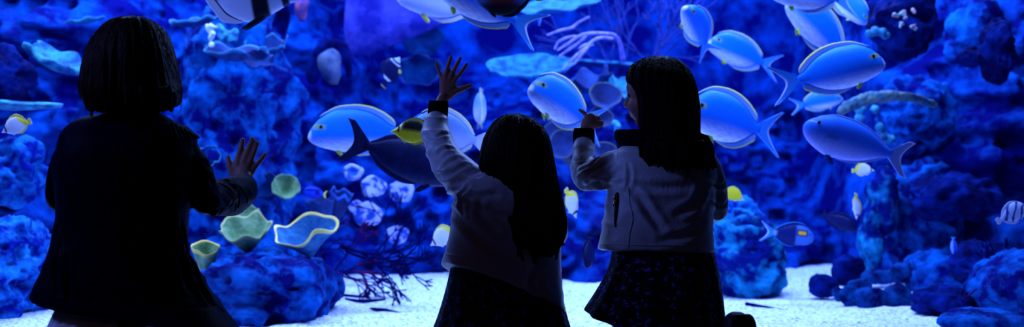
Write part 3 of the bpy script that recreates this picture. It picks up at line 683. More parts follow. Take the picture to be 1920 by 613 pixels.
# pocket zip at the left back, and the seams
zp = [hit(jv3, x, y, .001) for x, y in ((1158, 364), (1157, 385), (1155, 405), (1154, 424))]
zo = mk('zipper', tube(zp, [.0055, .0055, .0048, .003], 8, 4), m_blackzip, g3)
pz = hit(jv3, 1157, 372, .007)
mk('zip_pull', join(ellr(pz, .0052, .003, .0085, 2), tube([pz + (0, -.002, -.006), pz + (-.006, -.003, -.020)], [.0035, .0022], 6)), m_metal, zo)
mk('jacket_seam', seam(jv3, ((1178, 352), (1181, 380), (1186, 410), (1180, 440), (1178, 464)), .0013), m_jack, g3)
mk('jacket_seam', seam(jv3, ((1126, 457), (1180, 459), (1250, 460), (1330, 461)), .0013), m_jack, g3)
mk('skirt', pleats([(1146, 458, 1335, 460, .102), (1147, 482, 1341, 484, .118), (1136, 515, 1347, 515, .135), (1115, 552, 1354, 560, .155), (1098, 579, 1358, 620, .172), (1104, 582, 1352, 626, .165)], Y3, 14, .010, tilt=.1), m_floral, g3)
shoe((hipx - .01, Y3 - .22, .165), -.05, m_rubber, g3)
shoe((anR[0], 3.10, .199), .3, m_rubber, g3)
th = P(1382, 590, 3.08)
# ------------------------------------------------------------------ fish
def fmat(name, build, rough=0.5, spec=0.15):
    """material in the fish's own space: x from tail (-.5) to nose (+.5), z up; build(helpers) returns a colour socket"""
    m = bpy.data.materials.new(name); m.use_nodes = True
    N, L = m.node_tree.nodes, m.node_tree.links; b = N['Principled BSDF']
    b.inputs['Roughness'].default_value = rough; b.inputs['Specular IOR Level'].default_value = spec
    tc = N.new('ShaderNodeTexCoord'); sp = N.new('ShaderNodeSeparateXYZ'); L.new(tc.outputs['Object'], sp.inputs[0])
    class Hh: pass
    h = Hh(); h.x, h.y, h.z, h.co = sp.outputs[0], sp.outputs[1], sp.outputs[2], tc.outputs['Object']
    def math_(op, a, b2=None, c=None):
        n = N.new('ShaderNodeMath'); n.operation = op
        for i, q in enumerate((a, b2, c)):
            if q is None: continue
            if isinstance(q, (int, float)): n.inputs[i].default_value = q
            else: L.new(q, n.inputs[i])
        return n.outputs[0]
    h.m = math_
    def band(v, c, hw, soft=.01):      # 1 inside |v-c|<hw
        d = math_('ABSOLUTE', math_('SUBTRACT', v, c))
        n = N.new('ShaderNodeMapRange'); n.interpolation_type = 'SMOOTHSTEP'
        n.inputs[1].default_value = hw + soft; n.inputs[2].default_value = hw - soft; L.new(d, n.inputs[0]); return n.outputs[0]
    h.band = band
    def step(v, a, b2):
        n = N.new('ShaderNodeMapRange'); n.interpolation_type = 'SMOOTHSTEP'
        n.inputs[1].default_value = a; n.inputs[2].default_value = b2; L.new(v, n.inputs[0]); return n.outputs[0]
    h.step = step
    def mix(fac, a, b2):
        n = N.new('ShaderNodeMixRGB')
        L.new(fac, n.inputs[0])
        for i, q in ((1, a), (2, b2)):
            if isinstance(q, tuple): n.inputs[i].default_value = (*q, 1)
            else: L.new(q, n.inputs[i])
        return n.outputs[0]
    h.mix = mix
    def noise(scale, stretch=(1, 1, 1)):
        mp = N.new('ShaderNodeMapping'); mp.inputs['Scale'].default_value = stretch; L.new(tc.outputs['Object'], mp.inputs[0])
        n = N.new('ShaderNodeTexNoise'); n.inputs['Scale'].default_value = scale; n.inputs['Detail'].default_value = 4; L.new(mp.outputs[0], n.inputs['Vector']); return n.outputs['Fac']
    h.noise = noise
    c = build(h)
    if isinstance(c, tuple): b.inputs['Base Color'].default_value = (*c, 1)
    else: L.new(c, b.inputs['Base Color'])
    return m

YEL = (0.95, 0.80, 0.02)
def b_surgeon(h):
    c = h.mix(h.step(h.z, -.03, -.19), (0.003, 0.19, 0.90), (0.85, 0.85, 1.0))       # blue flank, pale belly
    c = h.mix(h.step(h.z, .12, .22), c, (0.03, 0.26, 0.9))
    c = h.mix(h.m('MULTIPLY', h.step(h.noise(90, (.15, 1, 1)), .45, .62), .35), c, (0.0, 0.13, 0.75))     # fine lines
    k = h.m('MULTIPLY', h.band(h.x, .385, .060, .02), h.band(h.z, h.m('ADD', .045, h.m('MULTIPLY', h.x, 0.02)), .026, .012))
    c = h.mix(h.m('MULTIPLY', k, .9), c, (0.22, 0.30, 0.02))                                          # yellow eye mask
    c = h.mix(h.step(h.x, .455, .49), c, (0.60, 0.64, 0.88))
    return c
def b_plain(h):
    c = h.mix(h.step(h.z, .02, -.16), (0.01, 0.15, 0.95), (0.36, 0.40, 1.0))
    c = h.mix(h.m('MULTIPLY', h.step(h.noise(40), .4, .7), .25), c, (0.06, 0.14, 0.52))
    k = h.m('MULTIPLY', h.band(h.x, .40, .05, .02), h.band(h.z, .072, .006, .006))
    c = h.mix(h.m('MULTIPLY', k, .6), c, (0.5, 0.55, 0.15))
    k = h.m('MULTIPLY', h.band(h.x, .20, .06, .03), h.band(h.z, -.03, .02, .02))
    return h.mix(h.m('MULTIPLY', k, .6), c, (0.03, 0.08, 0.40))
def b_dark(h): return h.mix(h.step(h.noise(12), .4, .7), (0.001, 0.004, 0.06), (0.002, 0.010, 0.11))
def b_butter_y(h):
    c = h.mix(h.m('MULTIPLY', h.step(h.noise(60, (.3, 1, 1)), .5, .6), .4), YEL, (0.55, 0.42, 0.01))
    s = h.m('ADD', h.z, h.m('MULTIPLY', h.x, .45))
    d = h.m('MULTIPLY', h.step(h.z, -.02, .12), h.m('MULTIPLY', h.step(h.x, .30, .18), h.step(h.x, -.56, -.40)))
    c = h.mix(d, c, (0.010, 0.012, 0.010))
    e = h.m('MULTIPLY', h.band(h.x, .315, .022, .010), h.band(h.z, .07, .10, .03))
    c = h.mix(e, c, (0.005, 0.005, 0.01))
    return h.mix(h.m('MULTIPLY', h.band(h.x, .265, .012, .008), h.step(h.z, .0, .05)), c, (.9, .9, .85))
def b_butter_w(h):
    c = (0.86, 0.86, 0.96)
    ln = h.m('MULTIPLY', h.step(h.m('SINE', h.m('MULTIPLY', h.m('ADD', h.x, h.m('MULTIPLY', h.z, 1.1)), 62.0)), .55, .95), h.step(h.x, .22, .05))
    c = h.mix(h.m('MULTIPLY', ln, .45), c, (0.20, 0.24, 0.50))
    c = h.mix(h.step(h.m('ADD', h.m('MULTIPLY', h.x, -1.0), h.m('MULTIPLY', h.z, .55)), .27, .36), c, YEL)
    e = h.m('MULTIPLY', h.band(h.x, .33, .030, .012), h.band(h.z, .03, .16, .03))
    return h.mix(e, c, (0.01, 0.01, 0.03))
def b_butter_yy(h): return h.mix(h.step(h.x, .26, .38), YEL, (0.8, 0.8, 0.9))
def b_banner(h):
    s = h.m('ADD', h.x, h.m('MULTIPLY', h.z, .30))
    c = h.mix(h.step(h.z, .05, -.25), (0.30, 0.44, 0.92), (0.72, 0.76, 0.98))
    c = h.mix(h.band(s, .10, .085, .02), c, (0.004, 0.005, 0.02))
    c = h.mix(h.step(s, -.30, -.38), c, (0.004, 0.005, 0.02))
    c = h.mix(h.band(s, .345, .034, .012), c, (0.006, 0.010, 0.04))
    return c
def b_idol(h):
    c = h.mix(h.band(h.x, -.33, .035, .02), (0.002, 0.004, 0.05), (0.70, 0.75, 0.95))
    c = h.mix(h.step(h.x, .24, .28), c, (0.45, 0.55, 0.90))
    return h.mix(h.band(h.x, .33, .030, .01), c, (0.004, 0.006, 0.03))
def b_hippo(h):
    c = h.mix(h.band(h.m('ADD', h.z, h.m('MULTIPLY', h.x, .15)), .10, .045, .01), (0.010, 0.05, 0.80), (0.004, 0.010, 0.15))
    e = h.m('MULTIPLY', h.band(h.x, -.18, .10, .02), h.band(h.z, .0, .09, .02))
    c = h.mix(e, c, (0.004, 0.010, 0.20))
    return h.mix(h.step(h.x, -.47, -.50), c, YEL)
def b_olive(h):
    c = h.mix(h.step(h.x, .08, .02), (0.05, 0.16, 0.52), (0.004, 0.010, 0.11))
    e = h.m('MULTIPLY', h.band(h.x, .19, .125, .008), h.band(h.z, .07, .065, .008))
    c = h.mix(e, c, (0.004, 0.006, 0.04))
    e = h.m('MULTIPLY', h.band(h.x, .19, .095, .008), h.band(h.z, .07, .038, .008))
    c = h.mix(e, c, (1.0, 0.48, 0.03))
    return h.mix(h.step(h.x, -.38, -.46), c, (0.20, 0.34, 0.75))
def b_zebra(h):
    ln = h.step(h.m('SINE', h.m('MULTIPLY', h.m('ADD', h.m('ADD', h.x, h.m('MULTIPLY', h.z, -.6)), h.m('MULTIPLY', h.noise(5), .25)), 24.0)), .2, .8)
    return h.mix(ln, (0.50, 0.58, 0.98), (0.01, 0.04, 0.30))
def b_brown(h):
    c = h.mix(h.step(h.m('ABSOLUTE', h.x), .30, .12), (0.05, 0.12, 0.42), (0.16, 0.02, 0.03))
    return h.mix(h.step(h.z, -.10, -.22), c, (0.006, 0.004, 0.012))

F_BLUE = fmat('fin_blue', lambda h: (0.03, 0.24, 0.80)); F_DKB = fmat('fin_dark_line', lambda h: (0.006, 0.03, 0.26)); F_YEL = fmat('fin_yellow', lambda h: (0.90, 0.78, 0.10))
F_SOFT = fmat('fin_soft_blue', lambda h: (0.16, 0.36, 0.85)); F_GRNY = fmat('fin_green_yellow', lambda h: (0.55, 0.62, 0.05)); F_OCH = fmat('fin_ochre', lambda h: (0.06, 0.08, 0.06)); F_PALE = fmat('fin_pale', lambda h: (0.62, 0.66, 0.95)); F_WHITE = fmat('fin_white', lambda h: (0.85, 0.88, 1.0)); F_NAVY = fmat('fin_navy', lambda h: (0.001, 0.005, 0.07)); F_BLK = fmat('fin_black', lambda h: (0.004, 0.005, 0.02))
F_LAV = fmat('fin_lavender', lambda h: (0.20, 0.30, 0.80)); F_EYE = fmat('fish_eye', lambda h: (0.004, 0.006, 0.015), rough=.15); F_GRN = fmat('fin_teal', lambda h: (0.10, 0.45, 0.62))

def pchip(tx, ty, t): 
    # smooth but not overshooting interpolation
    tx, ty = np.array(tx, float), np.array(ty, float); h = np.diff(tx); d = np.diff(ty) / h
    m = np.zeros_like(ty); m[1:-1] = np.where(d[:-1] * d[1:] > 0, 2 * d[:-1] * d[1:] / (d[:-1] + d[1:] + 1e-12), 0); m[0], m[-1] = d[0], d[-1]
    i = np.clip(np.searchsorted(tx, t) - 1, 0, len(h) - 1); s = (t - tx[i]) / h[i]
    return (2 * s**3 - 3 * s**2 + 1) * ty[i] + (s**3 - 2 * s**2 + s) * h[i] * m[i] + (-2 * s**3 + 3 * s**2) * ty[i + 1] + (s**3 - s**2) * h[i] * m[i + 1]

T_ = (0, .02, .08, .18, .32, .48, .64, .80, .92, 1.0)
PROF = {
 'surgeon': dict(top=(.004, .055, .125, .19, .232, .240, .215, .145, .060, .040), bot=(.004, .045, .100, .155, .200, .215, .195, .130, .055, .040), w=(.004, .030, .060, .082, .092, .086, .068, .040, .018, .013), low=.055),
 'plain':   dict(top=(.004, .055, .110, .165, .205, .210, .185, .125, .060, .042), bot=(.004, .060, .125, .180, .220, .215, .180, .115, .055, .042), w=(.004, .034, .066, .092, .104, .098, .076, .044, .020, .014), low=.0),
 'naso':    dict(top=(.004, .050, .100, .150, .190, .195, .170, .115, .050, .030), bot=(.004, .045, .095, .145, .185, .195, .175, .120, .050, .030), w=(.004, .028, .056, .076, .085, .080, .062, .036, .016, .011), low=.03),
 'butter':  dict(top=(.004, .022, .050, .140, .275, .350, .350, .250, .110, .070), bot=(.004, .022, .050, .130, .230, .280, .270, .190, .090, .070), w=(.004, .016, .032, .058, .072, .070, .056, .034, .018, .013), low=.06),
 'banner':  dict(top=(.004, .030, .070, .190, .330, .380, .340, .220, .090, .060), bot=(.004, .028, .070, .170, .290, .345, .310, .190, .085, .060), w=(.004, .020, .040, .066, .078, .074, .058, .034, .018, .013), low=.05),
 'oval':    dict(top=(.004, .060, .130, .190, .225, .225, .195, .130, .060, .045), bot=(.004, .050, .110, .165, .200, .205, .180, .120, .055, .045), w=(.004, .034, .064, .080, .085, .078, .060, .036, .018, .014), low=.03),
}
NT = 34
def fish_body(pr):
    t = np.concatenate([[0, .008], np.linspace(.02, 1, NT - 2) ** 1.0]); x = .5 - t
    top, bot, w = (pchip(T_, pr[k], t) for k in ('top', 'bot', 'w'))
    cz = -pr['low'] * np.clip(1 - t / .3, 0, 1) ** 1.5
    rings = []
    a = np.linspace(0, 2 * np.pi, 24, endpoint=False); ca, sa = np.cos(a), np.sin(a)
    sy = np.sign(ca) * np.abs(ca) ** 1.0; sz = np.sign(sa) * np.abs(sa) ** .9
    for i in range(len(t)):
        rings.append(np.stack([np.full(24, x[i]), sy * w[i], cz[i] + np.where(sz > 0, sz * top[i], sz * bot[i])], 1))
    return loft(rings)
def edge_z(pr, t, up):
    return pchip(T_, pr['top'] if up else pr['bot'], np.asarray(t, float)) * (1 if up else -1)

def sheet(rows, th):
    """a fin: rows from root to rim (each n,3) with real thickness; returns vf and the row each face belongs to"""
    m, n = len(rows), len(rows[0]); V, Fc, R = [], [], []
    G = np.array(rows)
    for s in (1, -1):
        for i in range(m):
            q = G[i].copy(); q[:, 1] += s * th * (1 - .85 * i / (m - 1)); V.append(q)
    V = np.vstack(V); o = m * n
    for i in range(m - 1):
        for j in range(n - 1):
            a, b, c, d = i * n + j, i * n + j + 1, (i + 1) * n + j + 1, (i + 1) * n + j
            Fc.append((a, b, c, d)); R.append(i); Fc.append((o + a, o + d, o + c, o + b)); R.append(i)
    for j in range(n - 1):
        a, b = (m - 1) * n + j, (m - 1) * n + j + 1; Fc.append((a, b, o + b, o + a)); R.append(m - 2)
        a, b = j, j + 1; Fc.append((a, o + a, o + b, b)); R.append(0)
    for i in range(m - 1):
        a, b = i * n, (i + 1) * n; Fc.append((a, b, o + b, o + a)); R.append(i)
        a, b = i * n + n - 1, (i + 1) * n + n - 1; Fc.append((a, o + a, o + b, b)); R.append(i)
    return (V, Fc), R

def ridge_fin(pr, up, t0, t1, hfun, slant=.35, th=.006):
    t = np.linspace(t0, t1, 26); z = edge_z(pr, t, up); s = (t - t0) / (t1 - t0); hh = hfun(s); sg = 1 if up else -1
    rows = []
    for q in (-.25, .12, .35, .80, 1.0):
        qq = q if q > 0 else 0
        zz = z - sg * .016 if q < 0 else z + sg * hh * qq
        rows.append(np.stack([.5 - t - (hh * qq * slant), 0 * t, zz], 1))
    return sheet(rows, th)

def tail_fin(kind, th=.007):
    v = np.linspace(-1, 1, 27); av = np.abs(v)
    if kind == 'lunate': z = v * .22; lead = -.475 - .05 * av - .27 * av ** 1.4; ch = .13 * (1 - av ** .9) ** .8 + .03; trail = lead - ch + .0
    elif kind == 'naso': z = v * .19; lead = -.48 - .17 * av ** 1.4; ch = .12 * (1 - .5 * av) + .01; trail = lead - ch
    elif kind == 'fan': z = v * .13; lead = -.48 - .05 * av; ch = .15 - .02 * av ** 2; trail = lead - ch + .05 * av ** 3
    else: z = v * .16; lead = -.48 - .10 * av ** 1.3; ch = .12 * (1 - .45 * av); trail = lead - ch
    z0 = np.clip(z, -.042, .042) * .9
    rows = [np.stack([np.full_like(v, -.46), 0 * v, z0], 1)]
    for q in (.0, .45, .85, 1.0): rows.append(np.stack([lead * (1 - q) + trail * q, 0 * v, z], 1))
    return sheet(rows, th)

def pect_fin(side, x, z, ln, ht, out=.5, th=.005, down=.35, wy=.085):
    s = np.linspace(0, 1, 9); rows = []
    for q in np.linspace(0, 1, 5):
        a = (q - .5)
        r = ln * np.sin(np.pi * (.18 + .72 * s)) ** .5
        xx = x - ln * q * .9; ww = ht * (.35 + .65 * math.sin(math.pi * min(.15 + q * .75, 1)))
        rows.append(np.stack([np.full_like(s, xx), np.full_like(s, side * (wy + out * ln * q * .6)), z - ln * q * down + (s - .5) * ww], 1))
    (V, Fc), R = sheet(rows, th)
    return (V, Fc), R

PARTS = {}
def flag(h): return lambda s: h * np.minimum(1, (s + .02) / .25) ** .7 * (.45 + .75 * s) * np.minimum(1, ((1.015 - s) / .07)) ** .6
def arc(h, a=.25, b=.25, e=.0):
    return lambda s: h * np.minimum(1, np.minimum((s + .02) / a, 1) ** .7) * (1 - e * s) * np.minimum(1, ((1.02 - s) / b)) ** .6
def species(key, prof, bmat, dors=None, anal=None, tail='lunate', tmats=(F_BLUE,), fin=(F_BLUE,), pect=F_BLUE, pelv=None, dt=(.13, .955), at=(.42, .945), eye=(.13, .055), pz=-.02, px=.22, pelvlen=.12, plen=.10):
    pr = PROF[prof]; parts = []
    parts.append(('body', fish_body(pr), [bmat], None))
    for nm, up, (t0, t1), hf in (('dorsal_fin', True, dt, dors), ('anal_fin', False, at, anal)):
        if hf is None: continue
        vf, R = ridge_fin(pr, up, t0, t1, hf)
        mi = [min(len(fin) - 1, {0: 0, 1: 1, 2: 1, 3: 2}[r]) for r in R]
        parts.append((nm, vf, list(fin), mi))
    vf, R = tail_fin(tail); mi = [min(len(tmats) - 1, {0: 0, 1: 0, 2: 0, 3: 1}.get(r, 1)) for r in R]
    parts.append(('tail_fin', vf, list(tmats), mi))
    wmax = pr['w'][3]
    for sd in (1, -1):
        vf, R = pect_fin(sd, .5 - px - .02, pz, plen, .045, .12, wy=wmax * .92); parts.append(('pectoral_fin', vf, [pect], None))
        if pelv is not None:
            vf, R = pect_fin(sd, .5 - .30, -pr['bot'][4] * .9, pelvlen, .055, .15, down=.75, wy=.022); parts.append(('pelvic_fin', vf, [pelv], None))
        wy = float(pchip(T_, pr['w'], np.array([eye[0]]))[0])
        parts.append(('eye', ellr((.5 - eye[0], sd * wy * .88, eye[1]), .019, .012, .019, 2), [F_EYE], None))
    PARTS[key] = [(nm, me_of(nm, vf, ms, mi)) for nm, vf, ms, mi in parts]
def me_of(nm, vf, ms, mi):
    v, f = vf; me = bpy.data.meshes.new(nm); me.from_pydata(np.asarray(v).tolist(), [], [tuple(int(i) for i in q) for q in f]); me.update()
    for m in ms: me.materials.append(m)
    if mi is not None: me.polygons.foreach_set('material_index', np.asarray(mi, dtype=np.int32))
    me.polygons.foreach_set('use_smooth', np.ones(len(me.polygons), dtype=bool)); return me

species('surgeon', 'surgeon', fmat('surgeonfish_skin', b_surgeon), flag(.068), flag(.066), 'lunate', (F_BLUE, F_PALE), (F_DKB, F_SOFT, F_YEL), F_OCH, F_GRNY, pelvlen=.075)
species('surgeon_pale', 'surgeon', fmat('pale_surgeonfish_skin', lambda h: h.mix(h.step(h.z, .10, -.12), (0.16, 0.32, 0.74), (0.60, 0.66, 0.95))), arc(.060, .3, .12), arc(.058, .3, .10), 'lunate', (F_PALE, F_PALE), (F_DKB, F_PALE, F_YEL), F_YEL, F_YEL)
species('plain', 'plain', fmat('plain_unicornfish_skin', b_plain), arc(.022, .3, .2), arc(.022, .3, .2), 'naso', (F_LAV, F_PALE), (F_LAV,), F_LAV, F_DKB, eye=(.125, .075), pz=-.03)
species('naso', 'naso', fmat('navy_unicornfish_skin', b_dark), arc(.040, .3, .2), arc(.040, .3, .2), 'naso', (F_NAVY,), (F_NAVY, F_NAVY, F_DKB), F_NAVY, F_NAVY)
species('dark', 'oval', fmat('dark_surgeonfish_skin', b_dark), arc(.075, .3, .12, -.3), arc(.070, .3, .12, -.3), 'fork', (F_NAVY,), (F_NAVY,), F_NAVY, F_NAVY)
species('butter_y', 'butter', fmat('yellow_butterflyfish_skin', b_butter_y), arc(.085, .45, .2), arc(.075, .4, .2), 'fan', (F_YEL, F_PALE), (F_YEL, F_YEL, F_BLK), F_YEL, F_YEL, dt=(.24, .95), at=(.50, .94), eye=(.185, .04), pz=-.05, px=.28)
species('butter_w', 'butter', fmat('white_butterflyfish_skin', b_butter_w), arc(.085, .55, .15, -.3), arc(.080, .4, .15), 'fan', (F_YEL, F_PALE), (F_WHITE, F_YEL, F_YEL), F_WHITE, F_WHITE, dt=(.24, .96), at=(.50, .95), eye=(.17, .03), pz=-.05, px=.28)
species('butter_yy', 'butter', fmat('all_yellow_butterflyfish_skin', b_butter_yy), arc(.085, .55, .15), arc(.080, .4, .15), 'fan', (F_YEL,), (F_YEL,), F_YEL, F_YEL, dt=(.24, .96), at=(.50, .95), eye=(.17, .03), pz=-.05, px=.28)
species('banner', 'banner', fmat('bannerfish_skin', b_banner), arc(.10, .4, .2), arc(.085, .4, .2), 'fan', (F_WHITE,), (F_BLK, F_WHITE, F_WHITE), F_WHITE, F_BLK, dt=(.26, .95), at=(.50, .94), eye=(.17, .04), pz=-.05, px=.28, pelvlen=.20)
species('idol', 'banner', fmat('banded_idol_skin', b_idol), arc(.16, .5, .5), arc(.13, .5, .5), 'fan', (F_NAVY, F_YEL), (F_NAVY, F_NAVY, F_NAVY), F_YEL, F_YEL, dt=(.30, .90), at=(.50, .92), eye=(.17, .04), pz=-.05, px=.28)
species('hippo', 'oval', fmat('royal_blue_tang_skin', b_hippo), arc(.060, .3, .12), arc(.055, .3, .12), 'fork', (F_YEL,), (F_DKB, fmat('fin_royal', lambda h: (.01, .06, .8)), F_BLK), F_YEL, F_DKB)
species('olive', 'oval', fmat('orange_shouldered_skin', b_olive), arc(.060, .3, .12), arc(.055, .3, .12), 'lunate', (F_BLUE, F_WHITE), (F_DKB, F_NAVY, F_BLUE), F_BLUE, F_NAVY)
species('zebra', 'banner', fmat('zebra_banded_skin', b_zebra), arc(.085, .4, .2), arc(.08, .4, .2), 'fan', (F_PALE,), (F_NAVY, F_PALE), F_PALE, F_NAVY, dt=(.26, .95), at=(.50, .94), eye=(.17, .04), pz=-.05, px=.28)
species('brown', 'banner', fmat('red_brown_banded_skin', b_brown), arc(.07, .4, .2), arc(.06, .4, .2), 'fan', (fmat('fin_olive', lambda h: (.35, .40, .12)), F_BLK), (F_BLK,), F_BLUE, F_BLK, dt=(.26, .95), at=(.50, .94), eye=(.17, .04), pz=-.05, px=.28)
species('chromis', 'oval', fmat('little_blue_chromis_skin', lambda h: h.mix(h.step(h.z, .06, -.1), (.01, .04, .75), (.12, .28, .9))), arc(.05, .3, .2), arc(.05, .3, .2), 'fork', (F_BLUE,), (F_BLUE,), F_BLUE, F_BLUE)

def fish(key, name, label, nose, tail, roll=0, group=None, cat='fish', sz=1.0, sy=1.0):
    """nose / tail root: (px, py, Y)"""
    A, B = P(*nose), P(*tail); c = (A + B) / 2; X = A - B; Ln = np.linalg.norm(X); X = X / Ln
    Z = np.array((0, 0, 1.0)); 
    if abs(X[2]) > .9: Z = np.array((-1.0 if X[2] > 0 else 1.0, 0, 0.3)) * np.sign(1)
    Z = nrm(Z - X * np.dot(Z, X)); Yv = np.cross(Z, X)
    a = math.radians(roll); Z2 = Z * math.cos(a) + Yv * math.sin(a); Y2_ = np.cross(Z2, X)
    o = empty(name, c, label, cat, group)
    M = Matrix(((X[0], Y2_[0], Z2[0], c[0]), (X[1], Y2_[1], Z2[1], c[1]), (X[2], Y2_[2], Z2[2], c[2]), (0, 0, 0, 1)))
    o.matrix_world = M @ Matrix.Diagonal((Ln, Ln * sy, Ln * sz, 1))
    for nm, me in PARTS[key]:
        ch = bpy.data.objects.new(nm, me); col.objects.link(ch); ch.parent = o
    return o
SG, BG = 'surgeonfish in the tank', 'butterflyfish in the tank'
fish('surgeon', 'surgeonfish', 'pale blue surgeonfish with yellow eye mask, behind the small yellow butterflyfish', (577, 248, 4.7), (748, 247, 4.82), 0, SG, sz=1.02)
fish('surgeon', 'surgeonfish', 'light blue surgeonfish with bright yellow fin edge just above the pointing finger', (993, 160, 4.22), (1100, 222, 4.46), 0, SG, sz=.98)
fish('surgeon', 'surgeonfish', 'blue surgeonfish half hidden behind the head of the pointing girl', (1286, 203, 4.5), (1424, 242, 4.75), 0, SG, sz=.98)
fish('surgeon', 'surgeonfish', 'slim tilted surgeonfish swimming upwards, highest above the pointing girl', (1287, 10, 4.95), (1322, 84, 5.15), 52, SG, sz=.9)
fish('surgeon', 'surgeonfish', 'shaded blue surgeonfish with a dark narrow tail, right of the slim tilted one', (1328, 76, 5.5), (1431, 117, 5.62), 0, SG, sz=.98)
fish('surgeon', 'surgeonfish', 'largest surgeonfish facing right, with long sickle tail, above the plain lavender fish', (1658, 110, 4.4), (1495, 150, 4.4), 0, SG, sz=1.04)
fish('surgeon', 'surgeonfish', 'surgeonfish cut by the top edge, its belly showing at the upper right', (1443, -20, 4.7), (1572, -2, 4.75), 0, SG)
fish('surgeon', 'surgeonfish', 'shaded surgeonfish hanging below the top edge, overlapped by the largest surgeonfish', (1478, 0, 4.95), (1580, 96, 5.05), 0, SG, sz=1.05)
fish('surgeon', 'surgeonfish', 'dim surgeonfish at the upper right with a pale rounded belly, beside the dark outcrop', (1628, 42, 5.1), (1558, -18, 5.15), 0, SG)
fish('surgeon_pale', 'surgeonfish', 'bright pale surgeonfish cut by the top edge above the raised hand', (745, -12, 4.6), (897, 8, 4.7), 0, SG, sz=1.05)
fish('surgeon', 'surgeonfish', 'surgeonfish with a wide yellow-edged lower fin and hanging tail, under the red-brown fish', (812, -42, 4.2), (968, 38, 4.28), 0, SG)
fish('surgeon_pale', 'surgeonfish', 'pale surgeonfish behind the raised white sleeve', (770, 232, 4.2), (893, 264, 4.36), 0, SG, sz=1.05)
fish('surgeon_pale', 'surgeonfish', 'small pale surgeonfish seen end-on, right of the raised sleeve', (898, 208, 5.6), (903, 200, 5.30), 0, SG, sz=1.0)
fish('surgeon', 'surgeonfish', 'dim distant surgeonfish below the belly of the largest one', (1580, 182, 6.0), (1505, 196, 6.05), 0, SG)
fish('plain', 'unicornfish', 'plain lavender-blue fish without stripes, facing left, lowest of the big fish at right', (1506, 236, 4.15), (1672, 290, 4.2), 0, 'unicornfish in the tank', sz=.98)
fish('naso', 'unicornfish', 'large dark navy fish below the yellow butterflyfish, its tail before the pale surgeonfish', (868, 330, 4.25), (684, 272, 4.1), 0, 'unicornfish in the tank', sz=1.0)
fish('butter_y', 'butterflyfish', 'yellow butterflyfish with a dark back, touching the raised white sleeve', (733, 243, 4.0), (806, 254, 4.02), 0, BG, sz=.92)
fish('butter_w', 'butterflyfish', 'white butterflyfish with yellow tail at the left edge', (2, 246, 4.2), (52, 229, 4.22), 0, BG, sz=.98)
fish('butter_w', 'butterflyfish', 'white and yellow butterflyfish nosing down between the two girls in white jackets', (1082, 408, 4.5), (1063, 360, 4.55), 0, BG, sz=.95)
fish('butter_w', 'butterflyfish', 'white and yellow butterflyfish half behind the small girl\'s jacket', (806, 458, 4.6), (852, 434, 4.62), 0, BG)
fish('butter_yy', 'butterflyfish', 'mostly yellow butterflyfish beside the pointing girl\'s right elbow', (1397, 374, 4.8), (1358, 358, 4.82), 0, BG, sz=.85)
fish('butter_w', 'butterflyfish', 'small white and yellow butterflyfish just under the plain lavender fish', (1640, 318, 4.9), (1602, 320, 4.92), 0, BG, sz=.9)
fish('butter_w', 'butterflyfish', 'small narrow butterflyfish nosing down left of the teal rock column', (1607, 412, 5.2), (1605, 368, 5.24), 52, BG, sz=.9)
fish('banner', 'bannerfish', 'big black and white banded fish cut by the top edge, beside the bob-haired girl', (566, -12, 3.98), (372, -46, 4.02), 0, cat='fish', sz=1.0)
fish('idol', 'bannerfish', 'small dark fish with thin white bands above the pale blue surgeonfish', (748, 106, 5.4), (722, 156, 5.45), 0, cat='fish')
fish('hippo', 'blue_tang', 'small royal blue tang with a yellow tail above the cup coral', (569, 357, 5.0), (607, 364, 5.02), 0, cat='fish', sz=1.1)
fish('olive', 'orange_shoulder_tang', 'dark tang with an orange shoulder bar and white tail crescent, over the sand', (1527, 446, 5.2), (1450, 436, 5.22), 0, cat='fish', sz=1.15)
fish('dark', 'dark_surgeonfish', 'small dark surgeonfish facing right above the orange-shouldered tang', (1606, 430, 5.0), (1548, 404, 5.05), 0, 'dark surgeonfish', sz=.95)
fish('dark', 'dark_surgeonfish', 'dark narrow fish hanging head-down beside the white jacket hem', (1101, 504, 4.2), (1104, 450, 4.24), 48, 'dark surgeonfish', sz=1.0)
fish('zebra', 'striped_fish', 'white fish with dark zebra bands at the right edge', (1932, 384, 4.3), (1876, 412, 4.3), 0, cat='fish', sz=.8)
fish('brown', 'banded_fish', 'red-brown banded fish cut by the top edge over the yellow-finned surgeonfish', (878, -12, 3.98), (1002, -14, 3.99), 0, cat='fish', sz=1.0)
fish('chromis', 'chromis', 'tiny blue fish hanging upright among the lower right boulders', (1788, 476, 4.7), (1787, 448, 4.72), 0, 'tiny chromis', sz=.8)
fish('chromis', 'chromis', 'tiny pale fish left of the hanging surgeonfish tail', (1013, 30, 5.2), (1011, 46, 5.21), 0, 'tiny chromis', sz=.8)
# ------------------------------------------------------------------ corals and sponges
m_cup = mat('olive_cup_coral', (0.14, 0.28, 0.11), (0.30, 0.46, 0.20), scale=22, rough=0.75, bump=0.6, bscale=60, spec=0.2)
m_cuprim = mat('yellow_coral_rim', (1.0, 0.72, 0.10), (1.0, 0.80, 0.18), scale=30, rough=0.7)
m_cupblue = mat('blue_green_cup_coral', (0.0, 0.09, 0.26), (0.02, 0.20, 0.38), scale=22, rough=0.75, bump=0.5, bscale=60)
m_plate = mat('dark_plate_coral', (0.0, 0.014, 0.11), (0.001, 0.04, 0.20), scale=16, rough=0.8, bump=0.5, bscale=50)
m_plater = mat('pale_plate_rim', (0.02, 0.18, 0.34), rough=0.8)
m_teal = mat('teal_plate_coral', (0.0, 0.08, 0.26), (0.03, 0.36, 0.48), scale=18, rough=0.75, bump=0.6, bscale=40)
m_whitec = mat('white_soft_coral', (0.75, 0.85, 0.95), rough=0.7, bump=0.4, bscale=60)
m_pink = mat('pink_branch_coral', (0.16, 0.16, 0.62), (0.40, 0.32, 0.85), scale=30, rough=0.7)
